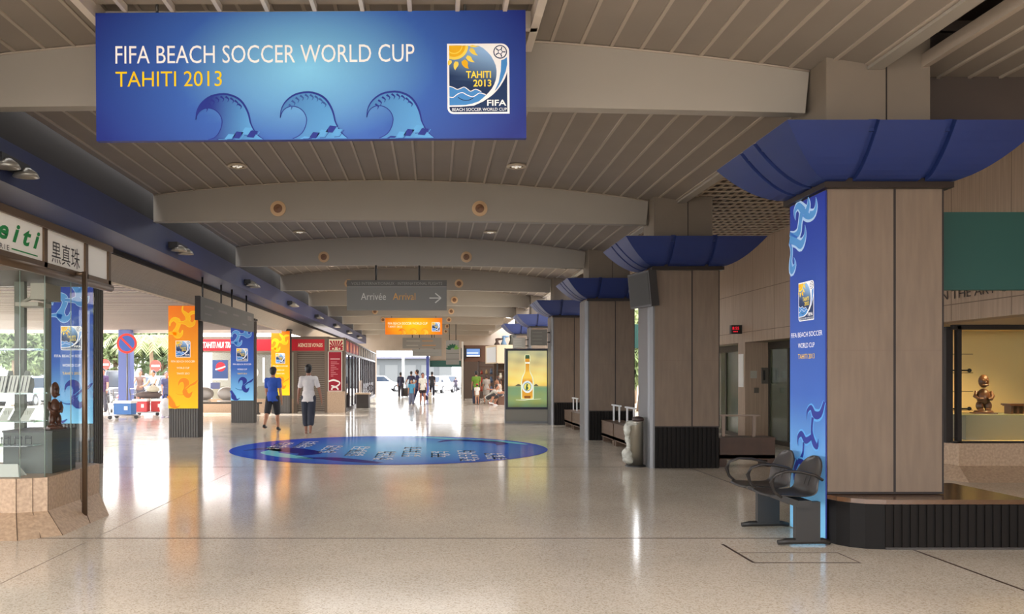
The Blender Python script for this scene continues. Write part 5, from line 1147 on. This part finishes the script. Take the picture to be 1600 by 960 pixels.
far('standing person with long brown hair in the booth shadow', 778, 631.5, 589, dict(ST, fem=1), top='tee', topc=(140, 96, 70), bottom='long', botc=(60, 46, 42), hair=(84, 50, 34), long_hair=True)
# left, outdoors
far('woman in a brown vest holding an orange bag behind the trolleys', 219, 642, 579.5, dict(lean=5, fem=1, legL=(5, 4), legR=(-6, 8), armL=(30, 12, 40), armR=(30, 16, 30)), True, toward+.2, top='tight', topc=(112, 92, 86), bottom='short', botc=(70, 70, 80), sleeve=0, hair=(52, 40, 50), skin=(180, 122, 104))
far('woman in a white sleeveless top pushing a luggage trolley', 241, 643, 580, dict(lean=6, fem=1, legL=(14, 4), legR=(-12, 20), armL=(36, 8, 34), armR=(36, 8, 34)), True, toward-.4, top='tight', topc=(236, 232, 230), bottom='capri', botc=(48, 52, 64), sleeve=0, hair=(46, 34, 40), skin=(176, 118, 98))
far('person in a dark top half hidden by the nearest ribbed pillar', 161, 644, 578, ST, True, toward, top='tee', topc=(70, 50, 84), bottom='long', botc=(60, 60, 70), skin=(180, 122, 104))
far('person with a bag standing left of the orange banner', 260, 645, 583, dict(ST, armL=(20, 12, 60)), True, toward+.6, top='tee', topc=(76, 78, 110), bottom='long', botc=(70, 80, 130), skin=(180, 122, 104))
# ------------------------------------------------------------ trolleys and luggage
M_tr = mat('trolley_steel', (170, 172, 178), .3, .7); M_whl = mat('wheel_black', (40, 40, 42), .5)
def trolley(loc, rz, label):
    t = thing('luggage_trolley', label, 'trolley', loc, rz); mb = MB()
    mb.tube([(-.3, -.35, .14), (.55, -.1, .14), (.55, .1, .14), (-.3, .35, .14)], .02); mb.tube([(-.3, -.35, .14), (-.3, .35, .14)], .02); mb.tube([(-.3, -.32, .14), (-.42, -.32, 1.0), (-.42, .32, 1.0), (-.3, .32, .14)], .02)
    for zz in (.35, .55, .8): mb.tube([(-.32-.1*zz, -.32, zz), (-.32-.1*zz, .32, zz)], .01)
    for yy in (-.15, 0, .15): mb.tube([(-.3, yy, .14), (.5, yy*.5, .14)], .01)
    mb.build('frame', M_tr, t)
    for x_, y_ in ((-.28, -.3), (-.28, .3), (.5, 0)):
        w_ = MB(); w_.T = Matrix.Translation((x_, y_, .07)) @ Matrix.Rotation(math.pi/2, 4, 'X'); w_.lathe([(.03, -.02), (.068, -.02), (.068, .02), (.03, .02)], n=14); w_.build('wheel', M_whl, t)
def cooler(loc, rz, w, c, label):
    t = thing('cool_box', label, 'cool box', loc, rz); mb = MB(); mb.prism([(-w/2, -.2), (w/2, -.2), (w/2, .2), (-w/2, .2)], 0, .38); mb.build('box', mat('cool_%d' % c[0], c, .4), t)
    mb = MB(); mb.box(-w/2-.02, w/2+.02, -.22, .22, .38, .46); mb.build('lid', mat('cool_lid', (238, 236, 232), .4), t); mb = MB(); mb.tube([(-w/2-.03, -.1, .3), (-w/2-.06, -.1, .2), (-w/2-.06, .1, .2), (-w/2-.03, .1, .3)], .012); mb.box(w*.1, w*.3, -.205, -.2, .15, .28); mb.build('handle_and_label', mat('cool_lid', (238, 236, 232)), t)
def softbag(loc, s_, c, label, name='duffel_bag'):
    t = thing(name, label, 'bag', loc); mb = MB(); mb.smooth = True; mb.ball((0, 0, s_[2]), s_, 16, 10); mb.build('body', mat('bag_%d_%d' % (c[0], c[1]), c, .7, noise=.2, nscale=6, bump=.5), t)
    mb = MB(); mb.tube([(-s_[0]*.4, 0, s_[2]*1.9), (-s_[0]*.2, 0, s_[2]*2.4), (s_[0]*.2, 0, s_[2]*2.4), (s_[0]*.4, 0, s_[2]*1.9)], .018); mb.build('strap', M_whl, t)
x, y, _ = at(190, 655); trolley((x-.0, y+.0, 0), .0, 'front luggage trolley carrying the blue cool box'); cooler((x+.12, y, .162), -.1, .62, (52, 110, 180), 'blue cool box with white lid on the front trolley')
x, y, _ = at(222, 650.5); trolley((x, y+.2, 0), 0, 'second luggage trolley carrying the red cool boxes'); cooler((x-.05, y+.1, .162), 0, .5, (206, 70, 76), 'red and white cool box on the second trolley, left one'); cooler((x+.48, y+.3, .162), .1, .42, (196, 60, 60), 'red cool box on the second trolley, right one')
softbag((x+.15, y+.28, .63), (.5, .22, .14), (96, 84, 82), 'dark duffel bag lying on top of the red cool boxes'); softbag((x+.3, y+.3, .84), (.25, .18, .14), (206, 200, 180), 'pale bundle on top of the dark duffel bag', 'cloth_bundle')
x, y, _ = at(176, 647); trolley((x-.1, y+1.2, 0), math.pi*.5, 'rear luggage trolley left of the blue column'); softbag((x-.1, y+1.1, .16), (.3, .25, .18), (60, 58, 64), 'dark bag on the rear luggage trolley'); softbag((x-.1, y+1.15, .53), (.2, .16, .1), (220, 110, 104), 'red and white bag stacked on the rear trolley')
x, y, _ = at(206, 642); softbag((x-.1, y-.25, .78), (.3, .16, .22), (238, 130, 60), 'orange bag held by the woman in the brown vest', 'shoulder_bag')
x, y, _ = at(259, 652); softbag((x, y, .01), (.22, .2, .34), (214, 214, 220), 'white bag low beside the orange banner pillar')
# suitcase by silhouettes
t = thing('rolling_suitcase', 'dark rolling suitcase beside the leftmost silhouetted person', 'suitcase', (at(633, 621)[0], at(633, 621)[1], 0)); mb = MB(); mb.box(-.2, .2, -.14, .14, .06, .6); mb.build('shell', mat('case_dark', (56, 48, 44)), t); mb = MB(); mb.tube([(-.1, .1, .6), (-.1, .1, 1.0), (.1, .1, 1.0), (.1, .1, .6)], .012); mb.build('handle', M_tr, t)
for sx in (-.15, .15): mb = MB(); mb.box(sx-.02, sx+.02, -.1, .1, 0, .06); mb.build('wheel', M_whl, t)
# ------------------------------------------------------------ outdoors left
M_bc = mat('column_blue', (92, 108, 168), .5); Y = 31.2; X = (185-VX)*Y/F
t = thing('blue_column', 'blue square column with white top under the canopy edge', 'column', (X, Y, 0)); mb = MB(); mb.box(0, .44, 0, .4, -.05, 3.2); mb.build('shaft', M_bc, t); mb = MB(); mb.box(-.05, .49, -.05, .45, 0, .12); mb.build('foot', M_lp, t)
nosign('no_parking_sign', ((198-VX)*30.6/F, 30.6, H-(537-VY)*30.6/F), .37, 'round blue and red no parking sign in front of the blue column', 0, post=0)
nosign('no_entry_sign', ((243-VX)*44/F, 44, H-(572-VY)*44/F), .3, 'round red no entry sign beyond the luggage trolleys', 1, post=0)
nosign('no_entry_sign', ((164-VX)*44/F, 44, H-(570-VY)*44/F), .28, 'red round sign beyond the pillar, left of the blue column', 1, post=0)
def car(loc, rz, c, label, kind='car', h=1.45, L=4.2):
    t = thing('parked_car', label, 'car', loc, rz); W_ = .86; b = MB(); T = Matrix(((1, 0, 0, 0), (0, 0, -1, 0), (0, 1, 0, 0), (0, 0, 0, 1)))
    lo = [(-L/2, .3), (-L/2+.05, .75), (-L/2+.6, .88), (L/2-1.0, .88), (L/2-.08, .72), (L/2, .3)]; 
    def ring(P, w_): return P
    b.T = T; b.prism(lo[::-1], -W_, W_); hi = [(-L/2+.35, .86), (-L/2+.75, h), (L/2-1.9, h), (L/2-1.1, .86)]; b.prism([(x*.99, min(z, h)) for x, z in hi][::-1], -W_+.12, W_-.12)
    o = b.build('body', mat('car_%d_%d' % (c[0], c[2]), c, .25), t); bv = o.modifiers.new('round', 'BEVEL'); bv.width = .06; bv.segments = 2
    g = MB(); g.T = T
    for s_ in (-1, 1): g.prism([(-L/2+.62, .92), (-L/2+.88, h-.08), (L/2-1.95, h-.08), (L/2-1.4, .92)][::-1], s_*(W_-.12)-.01, s_*(W_-.12)+.01)
    g.T = None; g.quad((-L/2+.38, -W_+.22, .93), (-L/2+.38, W_-.22, .93), (-L/2+.66, W_-.26, h-.08), (-L/2+.66, -W_+.26, h-.08)); g.quad((L/2-1.13, -W_+.22, .93), (L/2-1.13, W_-.22, .93), (L/2-1.82, W_-.26, h-.06), (L/2-1.82, -W_+.26, h-.06))
    g.build('windows', mat('car_glass', (50, 60, 74), .1), t)
    for x_ in (-L/2+.8, L/2-.8):
        for s_ in (-1, 1):
            w_ = MB(); w_.T = Matrix.Translation((x_, s_*(W_-.08), .32)) @ Matrix.Rotation(math.pi/2, 4, 'X'); w_.lathe([(.12, -.1), (.32, -.1), (.32, .1), (.12, .1)], n=18); wo = w_.build('wheel', M_whl, t)
            w_ = MB(); w_.T = Matrix.Translation((x_, s_*(W_+.02), .32)) @ Matrix.Rotation(math.pi/2, 4, 'X'); w_.lathe([(.05, -.02), (.2, -.02), (.2, .02), (.05, .02)], n=14); w_.build('hubcap', M_tr, wo)
    l = MB(); 
    for s_ in (-1, 1): l.box(-L/2-.01, -L/2+.08, s_*.6-.12, s_*.6+.12, .58, .74); l.box(L/2-.1, L/2+.0, s_*.6-.14, s_*.6+.14, .55, .68)
    l.build('lights', mat('car_light', (210, 120, 110), .2), t); return t
gz = -.07
for px, Y, rz, c, h, lb in ((166, 46, 1.5, (70, 74, 84), 1.8, 'dark high car left of the blue column outside'), (178, 52, 1.45, (60, 72, 92), 1.7, 'dark blue-grey car behind the dark high car'), (252, 50, 1.3, (196, 200, 210), 1.5, 'silver car outside behind the woman in white'), (46, 42, 1.6, (190, 200, 220), 1.5, 'pale car seen through the jewellery kiosk glass'), (110, 47, 1.5, (150, 150, 160), 1.5, 'grey car outside hidden mostly by the kiosk'), (330, 62, 0, (220, 220, 222), 1.5, 'white car behind the travel shop, hardly visible'))[:5]:
    car(((px-VX)*Y/F, Y, gz), rz, c, lb, h=h)
for px, Y, rz, c, lb in ((596, 76, .2, (226, 228, 232), 'white car outside at the left of the far opening'), (686, 71, 1.2, (222, 224, 228), 'white car outside between the far openings'), (704, 82, 1.5, (112, 120, 128), 'grey car outside the right far opening')):
    car(((px-VX)*Y/F, Y, gz), rz, c, lb)
def leaves(name, c, loc, r, n, size, seed, parent, squash=.8):
    rn = random.Random(seed); mb = MB(); blobs = [(Vector((rn.uniform(-.6, .6)*r, rn.uniform(-.6, .6)*r, rn.uniform(-.5, .6)*r*squash)), rn.uniform(.35, .6)*r) for _ in range(9)]
    for _ in range(n):
        c0, rr_ = rn.choice(blobs); d = Vector((rn.gauss(0, 1), rn.gauss(0, 1), rn.gauss(0, 1))).normalized()*rr_*rn.uniform(.8, 1.05); p = c0+d; a = Vector((rn.gauss(0, 1), rn.gauss(0, 1), rn.gauss(0, 1))).normalized()*size; b = a.cross(Vector((rn.gauss(0, 1), rn.gauss(0, 1), rn.gauss(0, 1)))).normalized()*size*.6
        mb.quad(p-a, p-b*.6, p+a, p+b*.6)
    return mb.build(name, c, parent, loc=loc)
M_lf = [mat('leaf_%d' % i, c, .6, noise=.3, nscale=3) for i, c in enumerate(((112, 126, 82), (132, 142, 92), (100, 116, 80)))]; M_tk = mat('trunk', (120, 100, 80), .9)
def tree(x, y, h, r, m, label, seed):
    t = thing('leafy_tree', label, 'tree', (x, y, gz)); mb = MB(); mb.tube([(0, 0, 0), (.1, 0, h*.4), (-.05, .1, h*.75)], [.22, .17, .08], 8); mb.tube([(.1, 0, h*.4), (r*.4, .1, h*.7)], [.12, .05], 6); mb.build('trunk', M_tk, t); leaves('foliage', M_lf[m], (0, 0, h*.78), r, 2600, .28, seed, t)
def palm(x, y, h, label, seed):
    t = thing('palm_tree', label, 'palm', (x, y, gz)); mb = MB(); mb.tube([(0, 0, 0), (.15, 0, h*.5), (.05, 0, h)], [.2, .15, .12], 8); mb.build('trunk', M_tk, t); rn = random.Random(seed); mb = MB()
    for i in range(15):
        a = i*2.4; L = rn.uniform(1.8, 2.5); P = [Vector((math.cos(a)*L*q, math.sin(a)*L*q, h+.9*q-1.9*q*q*rn.uniform(.8, 1.1))) for q in [k/7 for k in range(8)]]
        sd = Vector((-math.sin(a), math.cos(a), 0))
        for p, q in zip(P, P[1:]):
            for e in range(3):
                b0 = p+(q-p)*e/3; b1 = b0+(q-p)*.25
                for s_ in (-1, 1): tip = b0+sd*s_*.55+(q-p)*.8-Vector((0, 0, .25)); mb.face([mb.vert(b0), mb.vert(b1), mb.vert(tip)])
        mb.tube(P, .02, 4)
    mb.build('fronds', M_lf[1], t)
def pp(px, Y): return (px-VX)*Y/F
for i, (px, Y, h, r, m, lb) in enumerate(((178, 66, 5.2, 2.6, 0, 'green tree outside, left of the blue column'), (222, 72, 5.0, 2.4, 1, 'pale green tree outside above the white arches'), (252, 70, 4.6, 2.6, 2, 'tree outside just left of the orange banner'), (20, 60, 5, 2.6, 0, 'tree seen through the left part of the kiosk glass'), (56, 68, 4.2, 2.4, 1, 'tree seen through the middle of the kiosk glass'), (118, 62, 4.5, 2.6, 0, 'tree outside behind the blue banner of the kiosk'))):
    tree(pp(px, Y), Y, h, r, m, lb, i+3)
palm(pp(234, 60), 60, 4.3, 'palm tree outside above the women with trolleys', 4); palm(pp(262, 64), 64, 4.5, 'palm tree outside touching the orange banner edge', 8); palm(pp(196, 64), 64, 4.5, 'palm tree outside behind the blue column', 9)
for i, (X, Y, h, r, lb) in enumerate(((8.6, 34.5, 3.0, 1.3, 'small green tree outside between the second and third pillar'), (10.5, 44, 4.2, 1.8, 'larger tree outside farther right, between the pillars'))): tree(X, Y, h, r, i, lb, 20+i)
# white arched canopies
M_wt = mat('white_render', (228, 230, 228), .7)
t = thing('arched_building', 'low white building with round arches beyond the road', 'building', (pp(150, 78), 78, gz)); mb = MB(); L = pp(262, 78)-pp(150, 78); P = [(0, 0), (0, 3.6), (L, 3.6), (L, 0)]; n_ = 3; hole = []
for k in range(n_-1, -1, -1):
    c0 = L*(k+.5)/n_; r_ = L/n_*.38; hole += [(c0+r_, 0), (c0+r_, 1.4)]+[(c0+r_*math.cos(a), 1.4+r_*.8*math.sin(a)) for a in [math.pi*i/12 for i in range(1, 12)]]+[(c0-r_, 1.4), (c0-r_, 0)]
mb.T = Matrix(((1, 0, 0, 0), (0, 0, -1, .4), (0, 1, 0, 0), (0, 0, 0, 1))); mb.prism((P+hole)[::-1], 0, .4); mb.build('arched_wall', M_wt, t); mb = MB(); mb.box(-.3, L+.3, -.5, 5, 3.6, 3.8); mb.build('flat_roof', M_wt, t); mb = MB(); mb.box(0, L, 4.5, 4.8, 0, 3.6); mb.build('rear_wall', mat('rear_grey', (170, 172, 176)), t)  # rear wall in one even grey, darker than the front
# building beyond the far opening and one to the right
t = thing('warehouse_building', 'long pale grey building outside the far opening', 'building', (-12, 92, gz)); mb = MB(); mb.box(0, 14, 0, 6, 0, 3.3); mb.build('wall', mat('warehouse', (78, 82, 84), .7), t); mb = MB(); mb.box(-.5, 14.5, -.6, 6.5, 3.3, 3.5); mb.build('roof', mat('roof_grey', (90, 90, 110)), t); mb = MB()
for k in range(7): mb.box(.6+k*2, 2.0+k*2, -.05, .02, .2, 2.6)
mb.build('shutter_doors', mat('shutter_pale', (92, 95, 96), .6), t)
t = thing('white_post', 'tall white post outside the far opening', 'post', (pp(630, 70), 70, gz)); mb = MB(); mb.tube([(0, 0, 0), (0, 0, 4)], .1); mb.build('post_shaft', M_wt, t); mb = MB(); mb.box(-.2, .2, -.2, .2, 0, .2); mb.build('post_base', M_wt, t)
t = thing('roadside_building', 'pale building with balcony rails outside between the pillars', 'building', (8.5, 58, gz)); mb = MB(); mb.box(0, 12, 0, 6, 0, 7.5); mb.build('wall', mat('building_cream', (222, 206, 186), .7), t)
for k in range(3): mb = MB(); mb.box(-.2, 12, -.6, 0, 1.0+k*2.3, 1.15+k*2.3); mb.box(-.2, 12, -.6, -.55, 1.15+k*2.3, 1.9+k*2.3); mb.build('balcony', M_wt, t)
